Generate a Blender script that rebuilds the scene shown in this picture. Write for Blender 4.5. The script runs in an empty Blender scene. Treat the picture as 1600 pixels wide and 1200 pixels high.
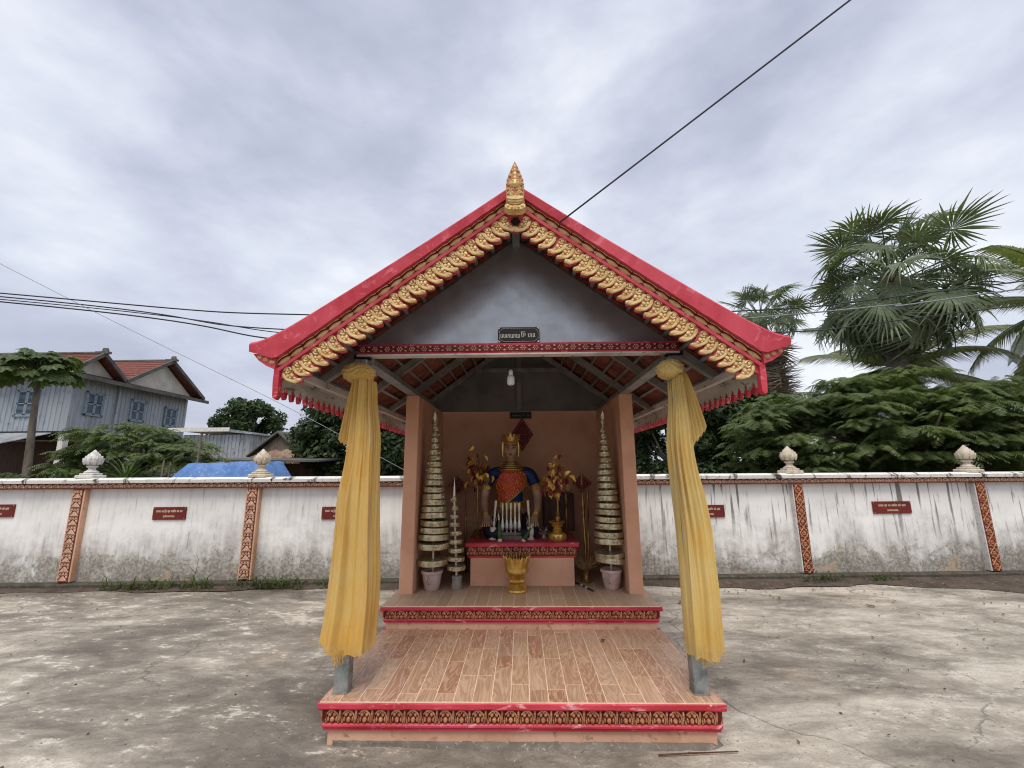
import bpy, bmesh, math, random
import numpy as np
from mathutils import Matrix, Vector, Euler

random.seed(7)
rng = np.random.default_rng(7)
PI = math.pi
SC = bpy.context.scene
COL = SC.collection

# ------------------------------------------------------------------ camera
CAM_H, CAM_F, CAM_P, CAM_YAW, CAM_ROLL = 1.8, 673.84, 0.194, 0.0207, -0.0067
cam = bpy.data.cameras.new('camera')
cam.sensor_width = 36.0
cam.lens = CAM_F / 1600 * 36.0
cam.clip_start = 0.05
cam.clip_end = 2000
cam_ob = bpy.data.objects.new('camera', cam)
COL.objects.link(cam_ob)
_f = Vector((-math.sin(CAM_YAW) * math.cos(CAM_P), math.cos(CAM_YAW) * math.cos(CAM_P), math.sin(CAM_P)))
_r = Vector((math.cos(CAM_YAW), math.sin(CAM_YAW), 0))
_u = _r.cross(_f)
_r2 = math.cos(CAM_ROLL) * _r + math.sin(CAM_ROLL) * _u
_u2 = -math.sin(CAM_ROLL) * _r + math.cos(CAM_ROLL) * _u
cam_ob.matrix_world = Matrix(((_r2.x, _u2.x, -_f.x, 0), (_r2.y, _u2.y, -_f.y, 0), (_r2.z, _u2.z, -_f.z, CAM_H), (0, 0, 0, 1)))
SC.camera = cam_ob

# ------------------------------------------------------------------ sky, sun, exposure
SUN_EL, SUN_AZ = math.radians(63), math.radians(186)     # azimuth clockwise from +Y: behind the camera, a little to the left
SC.view_settings.view_transform = 'Standard'
SC.view_settings.look = 'None'
SC.view_settings.gamma = 1.0
SC.view_settings.use_curve_mapping = False
SC.view_settings.exposure = 0.74
SC.render.engine = 'CYCLES'
SC.cycles.max_bounces = 6
SC.cycles.diffuse_bounces = 2
SC.cycles.transparent_max_bounces = 12
SC.cycles.use_denoising = True
SC.cycles.filter_width = 1.1
SC.cycles.sample_clamp_indirect = 4.0


def S(r, g, b):
    f = lambda c: (c / 255 / 12.92) if c / 255 <= .04045 else ((c / 255 + .055) / 1.055) ** 2.4
    return (f(r), f(g), f(b), 1.0)


SKY_OFFSET = (2.3, 0.4, 1.1)


def build_world():
    w = bpy.data.worlds.new('World')
    SC.world = w
    w.use_nodes = True
    nt = w.node_tree
    nt.nodes.clear()
    N, L = nt.nodes.new, nt.links.new
    out = N('ShaderNodeOutputWorld')
    bg = N('ShaderNodeBackground')
    sky = N('ShaderNodeTexSky')
    sky.sky_type = 'NISHITA'
    sky.sun_disc = False
    sky.sun_elevation = SUN_EL
    sky.sun_rotation = SUN_AZ
    sky.air_density = 1.2
    sky.dust_density = 2.0
    tc = N('ShaderNodeTexCoord')
    mp = N('ShaderNodeMapping')
    mp.inputs['Rotation'].default_value = (.35, -.75, .25)
    mp.inputs['Scale'].default_value = (1.0, 1.0, 1.9)
    mp.inputs['Location'].default_value = SKY_OFFSET
    L(tc.outputs['Generated'], mp.inputs[0])

    def noise(scale, det, rough, dist):
        n = N('ShaderNodeTexNoise')
        n.inputs['Scale'].default_value = scale
        n.inputs['Detail'].default_value = det
        n.inputs['Roughness'].default_value = rough
        n.inputs['Distortion'].default_value = dist
        L(mp.outputs[0], n.inputs['Vector'])
        return n
    n1, n2 = noise(1.7, 5, .5, .12), noise(4.6, 7, .55, .15)
    mx = N('ShaderNodeMix'); mx.data_type = 'FLOAT'; mx.inputs[0].default_value = .36
    L(n1.outputs['Fac'], mx.inputs[2]); L(n2.outputs['Fac'], mx.inputs[3])
    rp = N('ShaderNodeValToRGB')
    e = rp.color_ramp.elements
    e[0].position = .33; e[0].color = S(166, 171, 190)
    e[1].position = .67; e[1].color = S(240, 243, 247)
    m = e.new(.44); m.color = S(187, 191, 208)
    m = e.new(.545); m.color = S(209, 214, 226)
    L(mx.outputs[0], rp.inputs[0])
    sm = N('ShaderNodeMix'); sm.data_type = 'RGBA'; sm.blend_type = 'MULTIPLY'; sm.inputs[0].default_value = 1
    L(sky.outputs[0], sm.inputs[6]); sm.inputs[7].default_value = (.11, .11, .11, 1)
    # cloud cover: thinner breaks show a little of the blue behind
    cv = N('ShaderNodeMix'); cv.data_type = 'RGBA'; cv.inputs[0].default_value = .88
    L(sm.outputs[2], cv.inputs[6]); L(rp.outputs[0], cv.inputs[7])
    L(cv.outputs[2], bg.inputs[0])
    bg.inputs[1].default_value = 0.74
    L(bg.outputs[0], out.inputs[0])


build_world()
sun = bpy.data.lights.new('sun', 'SUN')
sun.energy = 1.5
sun.angle = math.radians(34)
sun.color = (1.0, .94, .85)
sun_ob = bpy.data.objects.new('sun', sun)
COL.objects.link(sun_ob)
_sd = Vector((math.sin(SUN_AZ) * math.cos(SUN_EL), math.cos(SUN_AZ) * math.cos(SUN_EL), math.sin(SUN_EL)))
sun_ob.rotation_euler = (-_sd).to_track_quat('-Z', 'Y').to_euler()


# ------------------------------------------------------------------ materials
class NT:
    def __init__(self, name):
        self.m = bpy.data.materials.new(name)
        self.m.use_nodes = True
        self.t = self.m.node_tree
        self.b = self.t.nodes['Principled BSDF']
        self.o = self.t.nodes['Material Output']

    def n(self, k, **kw):
        x = self.t.nodes.new(k)
        for a, v in kw.items():
            setattr(x, a, v)
        return x

    def l(self, a, b):
        self.t.links.new(a, b)

    def coords(self, rnd=True, scale=(1, 1, 1), rot=(0, 0, 0), world=False):
        mp = self.n('ShaderNodeMapping')
        mp.inputs['Scale'].default_value = scale
        mp.inputs['Rotation'].default_value = rot
        if world:
            g = self.n('ShaderNodeNewGeometry')
            self.l(g.outputs['Position'], mp.inputs[0])
        else:
            tc = self.n('ShaderNodeTexCoord')
            self.l(tc.outputs['Object'], mp.inputs[0])
        if rnd and not world:
            oi = self.n('ShaderNodeObjectInfo')
            mu = self.n('ShaderNodeMath', operation='MULTIPLY')
            mu.inputs[1].default_value = 37.0
            self.l(oi.outputs['Random'], mu.inputs[0])
            cb = self.n('ShaderNodeCombineXYZ')
            for i in range(3):
                self.l(mu.outputs[0], cb.inputs[i])
            self.l(cb.outputs[0], mp.inputs['Location'])
        return mp.outputs[0]

    def noise(self, vec, scale, det=4, rough=.55, dist=0):
        x = self.n('ShaderNodeTexNoise')
        x.inputs['Scale'].default_value = scale
        x.inputs['Detail'].default_value = det
        x.inputs['Roughness'].default_value = rough
        x.inputs['Distortion'].default_value = dist
        self.l(vec, x.inputs['Vector'])
        return x.outputs['Fac']

    def ramp(self, fac, stops):
        r = self.n('ShaderNodeValToRGB')
        e = r.color_ramp.elements
        while len(e) < len(stops):
            e.new(.5)
        for q, (p, c) in zip(e, stops):
            q.position = p
            q.color = c if len(c) == 4 else (*c, 1)
        self.l(fac, r.inputs[0])
        return r.outputs[0]

    def val(self, fac, lo, hi, a=0., b=1.):
        r = self.n('ShaderNodeMapRange', interpolation_type='SMOOTHSTEP')
        for i, v in ((1, lo), (2, hi), (3, a), (4, b)):
            r.inputs[i].default_value = v
        self.l(fac, r.inputs[0])
        return r.outputs[0]

    def mix(self, fac, a, b, mode='MIX'):
        x = self.n('ShaderNodeMix', data_type='RGBA', blend_type=mode)
        for s, v in ((0, fac), (6, a), (7, b)):
            if isinstance(v, (int, float)):
                x.inputs[s].default_value = v
            elif isinstance(v, tuple):
                x.inputs[s].default_value = v
            else:
                self.l(v, x.inputs[s])
        return x.outputs[2]

    def math(self, op, a, b):
        x = self.n('ShaderNodeMath', operation=op)
        for i, v in enumerate((a, b)):
            if isinstance(v, (int, float)):
                x.inputs[i].default_value = v
            else:
                self.l(v, x.inputs[i])
        return x.outputs[0]

    def bump(self, h, strength=.3, dist=.01):
        x = self.n('ShaderNodeBump')
        x.inputs['Strength'].default_value = strength
        x.inputs['Distance'].default_value = dist
        self.l(h, x.inputs['Height'])
        self.l(x.outputs[0], self.b.inputs['Normal'])

    def set(self, col=None, rough=None, metal=None, spec=None):
        for k, v in (('Base Color', col), ('Roughness', rough), ('Metallic', metal), ('Specular IOR Level', spec)):
            if v is None:
                continue
            if isinstance(v, (int, float, tuple)):
                self.b.inputs[k].default_value = v
            else:
                self.l(v, self.b.inputs[k])


def PM(name, c1, c2=None, rough=.65, metal=0., scale=6., lo=.35, hi=.7, bump=.15, bscale=60., bdist=.004, c3=None, rv=.12, spec=.4, world=False, stretch=(1, 1, 1)):
    """two- or three-tone paint / metal / plaster with noise wear, per-object value shift and fine relief"""
    a = NT(name)
    v = a.coords(scale=stretch, world=world)
    n1 = a.noise(v, scale, 6, .6, .3)
    c2 = c2 or tuple(x * .8 for x in c1[:3]) + (1,)
    col = a.mix(a.val(n1, lo, hi), c1, c2)
    if c3:
        n3 = a.noise(v, scale * 4.3, 5, .65, .6)
        col = a.mix(a.val(n3, .56, .68), col, c3)
    oi = a.n('ShaderNodeObjectInfo')
    vv = a.math('ADD', a.math('MULTIPLY', oi.outputs['Random'], rv), 1 - rv / 2)
    hs = a.n('ShaderNodeHueSaturation')
    a.l(col, hs.inputs['Color']); a.l(vv, hs.inputs['Value'])
    n2 = a.noise(v, bscale, 4, .6)
    a.set(hs.outputs[0], a.val(n2, .2, .8, max(0, rough - .1), min(1, rough + .12)), metal, spec)
    if bump:
        a.bump(n2, bump, bdist)
    return a.m


M = {}
M['red'] = PM('red_paint', S(200, 74, 88), S(178, 50, 64), .7, scale=2.6, lo=.38, hi=.66, c3=S(212, 104, 112), bscale=45, bump=.25)
M['red_worn'] = PM('worn_red_paint', S(202, 66, 82), S(178, 42, 56), .55, scale=4, lo=.4, hi=.6, c3=S(226, 158, 160), bscale=45, bump=.35, stretch=(.35, 1, 1))
M['dark_red'] = PM('dark_red_paint', S(118, 20, 24), S(82, 14, 16), .6, scale=9, bscale=70)
M['maroon_bed'] = PM('brown_red_bed', S(116, 54, 42), S(86, 36, 30), .65, scale=9, bscale=70)
M['carved'] = PM('carved_pink_gold', S(206, 172, 146), S(166, 112, 88), .6, scale=26, bscale=90, c3=S(230, 200, 172))
M['gable_back'] = PM('dull_grey_panel', S(128, 126, 124), S(104, 102, 100), .5, scale=2.5, bscale=20)
M['navy'] = PM('dark_navy_cloth', S(30, 30, 48), S(18, 18, 30), .7, scale=12, bscale=90)
M['gold'] = PM('gold_paint', S(232, 204, 146), S(206, 164, 100), .45, .1, scale=18, bscale=90, c3=S(244, 228, 184))
M['old_gold'] = PM('worn_gold_paint', S(196, 142, 100), S(150, 82, 58), .55, .05, scale=22, bscale=90, c3=S(222, 186, 146))
M['bright_gold'] = PM('gilt_metal', S(214, 174, 92), S(178, 130, 54), .32, .6, scale=9, bscale=60, bump=.1)
M['dark_gold'] = PM('tarnished_gilt', S(176, 138, 78), S(112, 80, 40), .33, .7, scale=14, bscale=60, bump=.1)
M['salmon'] = PM('salmon_paint', S(222, 170, 138), S(208, 152, 120), .7, scale=2.2, bscale=70, bump=.2, rv=.04)
M['salmon_worn'] = PM('worn_salmon_paint', S(220, 174, 146), S(200, 152, 122), .75, scale=3, c3=S(158, 126, 104), bscale=60, bump=.4, rv=.04)
M['white_board'] = PM('dirty_white_board', S(206, 200, 190), S(170, 162, 150), .7, scale=3, bscale=40, c3=S(120, 112, 104), stretch=(1, .35, 1))
M['steel'] = PM('galvanised_steel', S(150, 156, 154), S(112, 120, 120), .45, .4, scale=7, lo=.4, hi=.62, c3=S(168, 176, 182), bscale=30, bump=.05)
M['steel_dark'] = PM('grey_painted_steel', S(146, 143, 140), S(116, 112, 108), .55, .2, scale=5, bscale=40, bump=.08)
M['gable'] = PM('aluminium_paint_panel', S(176, 178, 180), S(160, 162, 165), .36, .72, scale=1.6, bscale=7, bump=.08, bdist=.03, spec=.6, rv=0)
M['terracotta'] = PM('clay_tile', S(148, 90, 72), S(116, 66, 54), .85, scale=8, bscale=60, c3=S(96, 68, 60), rv=.3)
M['black_board'] = PM('black_lacquer', S(20, 19, 20), S(28, 26, 26), .3, scale=4, bump=.03)
M['plaque'] = PM('maroon_plaque', S(112, 36, 26), S(94, 28, 22), .35, scale=4, bscale=50, bump=.05)
M['letter'] = PM('pale_gold_lettering', S(232, 210, 160), S(214, 184, 120), .5, scale=40, bump=0)
M['letter_white'] = PM('cream_lettering', S(238, 228, 200), S(220, 205, 170), .5, scale=40, bump=0)
M['white_paint'] = PM('white_lime_paint', S(226, 224, 220), S(196, 193, 188), .8, scale=6, c3=S(120, 116, 110), bscale=50, bump=.3)
M['finial_white'] = PM('weathered_white_cement', S(216, 214, 208), S(176, 172, 164), .85, scale=14, c3=S(110, 106, 98), bscale=60, bump=.4)
M['finial_gold'] = PM('weathered_gilded_cement', S(202, 192, 174), S(172, 156, 132), .85, scale=16, c3=S(222, 216, 206), bscale=60, bump=.4)
M['wood'] = PM('dark_wood', S(92, 58, 38), S(64, 38, 24), .6, scale=8, stretch=(1, 1, .2), bscale=50)
M['wood_grey'] = PM('weathered_wood', S(128, 116, 104), S(92, 82, 72), .85, scale=9, stretch=(1, 1, .15), bscale=60, bump=.3)
M['pot'] = PM('pale_pink_clay', S(206, 178, 168), S(186, 156, 148), .6, scale=7, bscale=40)
M['cement'] = PM('grey_cement', S(150, 144, 132), S(120, 114, 104), .85, scale=12, bscale=60, bump=.4)
M['tier'] = PM('brass_foil_rim', S(202, 188, 150), S(150, 132, 94), .3, .6, scale=12, bscale=30, c3=S(230, 222, 198), bump=.25)
M['tier_top'] = PM('dusty_card_tier', S(150, 128, 98), S(112, 92, 68), .8, scale=8, bscale=40)
M['foil'] = PM('silver_foil', S(222, 216, 204), S(176, 168, 152), .22, .85, scale=30, bscale=80, bump=.4)
M['silver'] = PM('silvery_plastic', S(206, 204, 198), S(160, 156, 148), .25, .6, scale=12, bscale=50)
M['ivory'] = PM('ivory_wax', S(222, 214, 196), S(204, 192, 168), .5, scale=9, bscale=50, bump=.05)
M['incense'] = PM('incense_straw', S(180, 150, 106), S(140, 108, 72), .8, scale=30, bump=0)
M['skin'] = PM('painted_skin', S(186, 150, 122), S(168, 130, 102), .45, scale=8, bscale=60, bump=.05)
M['black'] = PM('black_paint', S(22, 18, 18), S(30, 26, 26), .45, scale=9, bump=0)
M['lip'] = PM('red_lips', S(160, 42, 44), None, .4, bump=0)
M['blue_cloth'] = PM('royal_blue_cloth', S(24, 46, 100), S(14, 30, 70), .6, scale=12, bscale=90)
M['sash'] = PM('brocade_sash', S(204, 74, 44), S(176, 46, 36), .42, .1, scale=26, lo=.45, hi=.55, c3=S(230, 160, 80), bscale=80, bump=.3)
M['maroon'] = PM('maroon_banner', S(122, 26, 34), S(92, 16, 24), .6, scale=8, c3=None, bscale=60)
M['plastic_white'] = PM('white_plastic', S(220, 220, 216), S(206, 206, 200), .35, scale=6, bump=0)
M['wire'] = PM('black_cable', S(44, 44, 48), S(60, 60, 64), .6, scale=8, bump=0)
M['wire_pale'] = PM('bare_cable', S(150, 152, 156), S(120, 122, 126), .5, .3, scale=8, bump=0)
M['roof_red'] = PM('red_roof_tile', S(128, 76, 64), S(104, 60, 52), .85, scale=5, c3=S(88, 60, 54), bscale=14, bump=.4, bdist=.03)
M['cream_wall'] = PM('cream_gable_wall', S(206, 204, 192), S(180, 178, 166), .85, scale=1.2, bscale=20)
M['house_blue'] = PM('blue_grey_sheet', S(168, 176, 182), S(146, 154, 162), .55, .1, scale=1.4, c3=S(124, 130, 136), bscale=14, stretch=(1, 1, .25), bump=.1)
M['shutter'] = PM('blue_shutter', S(142, 158, 172), S(122, 138, 154), .6, scale=5, bump=.1)
M['shade_grey'] = PM('dark_plaster', S(104, 102, 98), S(80, 78, 74), .85, scale=2, bscale=20)
M['zinc'] = PM('zinc_sheet', S(176, 182, 186), S(140, 146, 150), .45, .35, scale=2, c3=S(120, 112, 104), bscale=12, stretch=(1, 1, .3))
M['rust'] = PM('rusty_sheet', S(150, 122, 100), S(108, 78, 60), .8, .1, scale=3, c3=S(176, 164, 150), bscale=18)
M['tarp'] = PM('blue_tarpaulin', S(92, 130, 184), S(74, 110, 166), .5, scale=3, bscale=9, bump=.5, bdist=.04, c3=S(130, 164, 206))
M['bark'] = PM('grey_bark', S(126, 116, 102), S(84, 76, 66), .9, scale=6, stretch=(1, 1, .3), bscale=22, bump=.6, bdist=.03)
M['palm_bark'] = PM('palm_bark', S(112, 104, 96), S(70, 64, 58), .9, scale=4, stretch=(1, 1, 2.5), bscale=20, bump=.6, bdist=.03)
M['moss'] = PM('mossy_footing', S(84, 78, 68), S(58, 56, 46), .9, scale=5, c3=S(112, 104, 92), bscale=26, bump=.6, bdist=.02, world=True, rv=0)
M['soil'] = PM('dark_soil', S(88, 76, 66), S(64, 55, 48), .95, scale=3, c3=S(116, 102, 88), bscale=22, bump=.6, bdist=.02, world=True, rv=0)
M['plinth_dirt_shade'] = PM('dirt_and_contact_shade', S(122, 114, 104), S(96, 89, 80), .95, scale=7, c3=S(152, 144, 132), bscale=40, bump=.6, bdist=.01, world=True, rv=0)
M['yard'] = PM('yard_earth', S(124, 108, 88), S(92, 92, 64), .95, scale=.35, bscale=4, bump=.4, bdist=.05, world=True, rv=0)
M['litter'] = PM('dry_litter', S(84, 66, 52), S(150, 130, 104), .9, scale=9, world=True)
M['grout'] = PM('pale_grout', S(236, 208, 184), S(220, 188, 162), .85, scale=12, bscale=80)


def leafmat(name, c1, c2, c3, scale=1.3, trans=.3, rough=.5, spec=.35):
    a = NT(name)
    v = a.coords(world=True)
    n = a.noise(v, scale, 4, .6)
    f = a.noise(v, scale * 14, 3, .6)
    col = a.mix(a.val(n, .35, .65), c1, c2)
    col = a.mix(a.val(f, .5, .72), col, c3)
    a.set(col, rough, 0, spec)
    tr = a.n('ShaderNodeBsdfTranslucent')
    a.l(a.mix(1.0, col, (1.5, 1.6, .7, 1), 'MULTIPLY'), tr.inputs[0])
    mx = a.n('ShaderNodeMixShader')
    mx.inputs[0].default_value = trans
    a.l(a.b.outputs[0], mx.inputs[1]); a.l(tr.outputs[0], mx.inputs[2])
    a.l(mx.outputs[0], a.o.inputs[0])
    return a.m


M['leaf_dark'] = leafmat('dark_leaf', S(62, 78, 46), S(44, 60, 36), S(84, 98, 58))
M['leaf_mid'] = leafmat('mid_leaf', S(82, 102, 54), S(62, 82, 44), S(112, 128, 72))
M['leaf_feather'] = leafmat('feathery_leaf', S(100, 114, 68), S(78, 92, 55), S(130, 144, 96), scale=.9)
M['leaf_palm'] = leafmat('fan_palm_leaf', S(112, 124, 98), S(88, 102, 76), S(144, 152, 126), scale=1.2, trans=.22, rough=.42)
M['leaf_coco'] = leafmat('coconut_leaf', S(112, 122, 84), S(88, 100, 66), S(150, 148, 108), scale=.9, trans=.25, rough=.4)
M['leaf_dead'] = leafmat('dead_palm_leaf', S(124, 108, 94), S(92, 78, 68), S(156, 142, 126), scale=1.5, trans=.1, rough=.8)
M['leaf_papaya'] = leafmat('papaya_leaf', S(80, 98, 56), S(62, 80, 44), S(112, 124, 80), scale=1.5)
M['grass'] = leafmat('grass_blade', S(86, 98, 52), S(64, 80, 40), S(118, 120, 70), scale=3)


def mat_ground():
    a = NT('stained_concrete')
    v = a.coords(world=True)
    sx = a.coords(world=True, scale=(.8, 1.6, 1), rot=(0, 0, .42))
    big = a.noise(v, .42, 5, .55, .5)
    mid = a.noise(sx, 1.05, 8, .62, .9)
    fine = a.noise(sx, 4.2, 8, .68, .7)
    grit = a.noise(v, 60, 5, .7)
    speck = a.noise(v, 15, 4, .7)
    vfine = a.noise(sx, 13, 8, .7, .6)
    tc = a.n('ShaderNodeNewGeometry')
    sp = a.n('ShaderNodeSeparateXYZ'); a.l(tc.outputs['Position'], sp.inputs[0])
    side = a.val(a.math('ADD', sp.outputs['X'], a.math('MULTIPLY', big, 6.0)), -1.0, 9.0)      # paler towards the palm side
    huge = a.noise(sx, .34, 5, .6, .7)
    h = a.math('ADD', a.math('MULTIPLY', huge, .42), a.math('ADD', a.math('MULTIPLY', mid, .30), a.math('ADD', a.math('MULTIPLY', fine, .18), a.math('MULTIPLY', vfine, .10))))
    h = a.math('ADD', h, a.math('MULTIPLY', side, .035))
    col = a.ramp(h, [(.42, S(104, 97, 88)), (.475, S(130, 122, 111)), (.52, S(161, 152, 139)), (.57, S(193, 184, 169)), (.64, S(218, 211, 199))])
    # worn-off skin of pale cement: crisp flakes, mostly on the house side
    fl = a.val(a.math('ADD', a.math('MULTIPLY', vfine, .35), a.math('ADD', a.math('MULTIPLY', fine, .4), a.math('MULTIPLY', mid, .32))), .585, .61)
    col = a.mix(a.math('MULTIPLY', fl, a.math('SUBTRACT', .8, a.math('MULTIPLY', side, .55))), col, S(218, 210, 197))
    # damp algae film
    dk = a.val(a.noise(sx, .9, 8, .62, 1.0), .55, .70)
    col = a.mix(a.math('MULTIPLY', dk, .6), col, S(90, 83, 75))
    rs = a.val(a.noise(v, .7, 4, .6, .4), .58, .74)
    col = a.mix(a.math('MULTIPLY', rs, .32), col, S(182, 156, 126))
    col = a.mix(a.math('MULTIPLY', a.val(speck, .62, .72), .25), col, S(84, 78, 70))
    col = a.mix(a.val(grit, .35, .7, 0, .26), col, S(116, 108, 98))
    vo = a.n('ShaderNodeTexVoronoi', feature='DISTANCE_TO_EDGE')
    vo.inputs['Scale'].default_value = .42
    wv = a.n('ShaderNodeVectorMath', operation='ADD')
    nz = a.n('ShaderNodeTexNoise'); nz.inputs['Scale'].default_value = 2.2; nz.inputs['Detail'].default_value = 7
    a.l(v, nz.inputs['Vector'])
    sc_ = a.n('ShaderNodeVectorMath', operation='SCALE'); sc_.inputs['Scale'].default_value = .55
    a.l(nz.outputs['Color'], sc_.inputs[0]); a.l(v, wv.inputs[0]); a.l(sc_.outputs[0], wv.inputs[1])
    a.l(wv.outputs[0], vo.inputs['Vector'])
    crack = a.math('MULTIPLY', a.val(vo.outputs['Distance'], .0015, .006, 1, 0), a.val(huge, .46, .54))
    col = a.mix(a.math('MULTIPLY', crack, .38), col, S(62, 57, 51))
    pit = a.val(a.noise(v, 34, 3, .6, .2), .64, .67)
    col = a.mix(a.math('MULTIPLY', pit, a.math('MULTIPLY', a.val(fine, .4, .6), .7)), col, S(66, 61, 55))
    chip = a.val(a.noise(v, 27, 4, .7, .4), .655, .68)
    col = a.mix(a.math('MULTIPLY', chip, .6), col, S(216, 209, 198))
    a.set(col, a.val(mid, .3, .7, .82, .68), 0, .35)
    a.bump(a.math('SUBTRACT', a.math('ADD', a.math('MULTIPLY', grit, .5), a.math('ADD', fine, vfine)), a.math('ADD', crack, a.math('MULTIPLY', pit, .5))), .6, .018)
    return a.m


def mat_wall():
    a = NT('mould_streaked_whitewash')
    v = a.coords(rnd=False)
    st = a.coords(rnd=False, scale=(1, 1, .09))
    st2 = a.coords(rnd=False, scale=(1, 1, .05))
    tc = a.n('ShaderNodeTexCoord')
    sep = a.n('ShaderNodeSeparateXYZ')
    a.l(tc.outputs['Object'], sep.inputs[0])
    z, x = sep.outputs['Z'], sep.outputs['X']
    n1 = a.noise(v, 1.6, 6, .62, .5)
    n2 = a.noise(st, 9, 6, .65, .25)
    n3 = a.noise(v, 9, 7, .7, .4)
    n4 = a.noise(v, 40, 5, .7)
    base = a.mix(a.val(n1, .3, .7), S(242, 240, 235), S(226, 224, 219))
    # mould rising from the footing, edge broken up by noise
    hgt = a.math('ADD', z, a.math('MULTIPLY', a.math('SUBTRACT', n1, .5), -1.3))
    hgt = a.math('ADD', hgt, a.math('MULTIPLY', a.math('SUBTRACT', n3, .5), -.9))
    g1 = a.val(hgt, .15, 1.1, 1, 0)
    col = a.mix(a.math('MULTIPLY', g1, a.val(n2, .3, .62, .25, .95)), base, S(158, 154, 147))
    g2 = a.val(a.math('ADD', hgt, a.math('MULTIPLY', n2, .25)), .10, .66, 1, 0)
    col = a.mix(a.math('MULTIPLY', g2, .9), col, S(104, 97, 85))
    g3 = a.val(a.math('MULTIPLY', n3, g1), .36, .5)
    col = a.mix(a.math('MULTIPLY', g3, .6), col, S(196, 190, 178))
    g4 = a.val(a.math('MULTIPLY', a.noise(v, 22, 6, .75, .3), g1), .40, .56)
    col = a.mix(a.math('MULTIPLY', g4, .55), col, S(84, 79, 70))
    # run-off streaks below the coping, stronger on the far right half
    s1 = a.noise(st2, 13, 3, .55, .1)
    side = a.val(x, -1, 3.5, .12, 1.)
    top = a.val(a.math('ADD', z, a.math('MULTIPLY', n1, 1.2)), .9, 1.9)
    sk = a.math('MULTIPLY', a.val(s1, .56, .64), a.math('MULTIPLY', side, top))
    col = a.mix(a.math('MULTIPLY', sk, .85), col, S(92, 88, 82))
    sg = a.noise(st, 22, 4, .6)
    col = a.mix(a.math('MULTIPLY', a.val(sg, .58, .72), a.math('MULTIPLY', a.val(n1, .35, .55), a.math('ADD', a.math('MULTIPLY', side, .45), .35))), col, S(104, 101, 96))
    pk = a.val(a.math('MULTIPLY', a.noise(v, 2.6, 4, .6, .3), g2), .5, .6)
    col = a.mix(a.math('MULTIPLY', pk, .6), col, S(186, 160, 134))
    a.set(col, .82, 0, .3)
    a.bump(a.math('ADD', n4, n3), .35, .006)
    return a.m


def mat_coping():
    a = NT('mouldy_white_coping')
    v = a.coords(rnd=False)
    st = a.coords(rnd=False, scale=(1, .3, .6), rot=(0, 0, .5))
    n1, n2 = a.noise(st, 5, 7, .7, .6), a.noise(v, 24, 5, .7)
    col = a.mix(a.val(n1, .53, .64), S(226, 223, 216), S(72, 68, 64))
    col = a.mix(a.val(n2, .55, .7, 0, .6), col, S(150, 145, 138))
    a.set(col, .85, 0, .3)
    a.bump(n2, .4, .01)
    return a.m


def mat_woodtile():
    a = NT('wood_grain_ceramic_tile')
    tc = a.n('ShaderNodeTexCoord')
    oi = a.n('ShaderNodeObjectInfo')
    k = a.math('MULTIPLY', oi.outputs['Random'], 53.0)
    cb = a.n('ShaderNodeCombineXYZ')
    for i in range(3):
        a.l(k, cb.inputs[i])
    ad = a.n('ShaderNodeVectorMath', operation='ADD')
    a.l(tc.outputs['Object'], ad.inputs[0]); a.l(cb.outputs[0], ad.inputs[1])
    mp = a.n('ShaderNodeMapping')
    mp.inputs['Scale'].default_value = (1, .16, 1)
    a.l(ad.outputs[0], mp.inputs[0])
    wn = a.noise(mp.outputs[0], 8, 3, .55, .8)
    rings = a.math('SINE', a.math('MULTIPLY', wn, 70.0), 0)
    fine = a.noise(mp.outputs[0], 90, 4, .6)
    b1 = a.ramp(oi.outputs['Random'], [(0, S(178, 147, 116)), (.35, S(164, 128, 98)), (.6, S(190, 160, 130)), (.85, S(152, 110, 82)), (1, S(174, 139, 109))])
    col = a.mix(a.val(rings, .1, 1., 0, .55), b1, S(214, 174, 146))
    col = a.mix(a.val(rings, -.1, -1., 0, .3), col, S(140, 88, 68))
    col = a.mix(a.val(fine, .3, .7, 0, .25), col, S(206, 164, 138))
    wv = a.coords(world=True)
    du = a.noise(wv, 2.4, 6, .65, .4)
    col = a.mix(a.val(du, .48, .72, 0, .3), col, S(176, 158, 144))
    a.set(col, a.val(du, .3, .7, .34, .5), 0, .45)
    a.bump(rings, .04, .002)
    return a.m


def mat_paletile():
    a = NT('pale_wood_grain_tile')
    v = a.coords(scale=(1, .16, 1))
    n = a.noise(v, 12, 4, .55, .7)
    r = a.math('SINE', a.math('MULTIPLY', n, 46.0), 0)
    oi = a.n('ShaderNodeObjectInfo')
    b1 = a.ramp(oi.outputs['Random'], [(0, S(190, 160, 130)), (.5, S(178, 146, 116)), (1, S(198, 168, 138))])
    col = a.mix(a.val(r, 0, 1, 0, .35), b1, S(156, 124, 96))
    du = a.noise(a.coords(world=True), 3, 6, .65)
    col = a.mix(a.val(du, .45, .75, 0, .45), col, S(150, 138, 124))
    a.set(col, .45, 0, .4)
    return a.m


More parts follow.
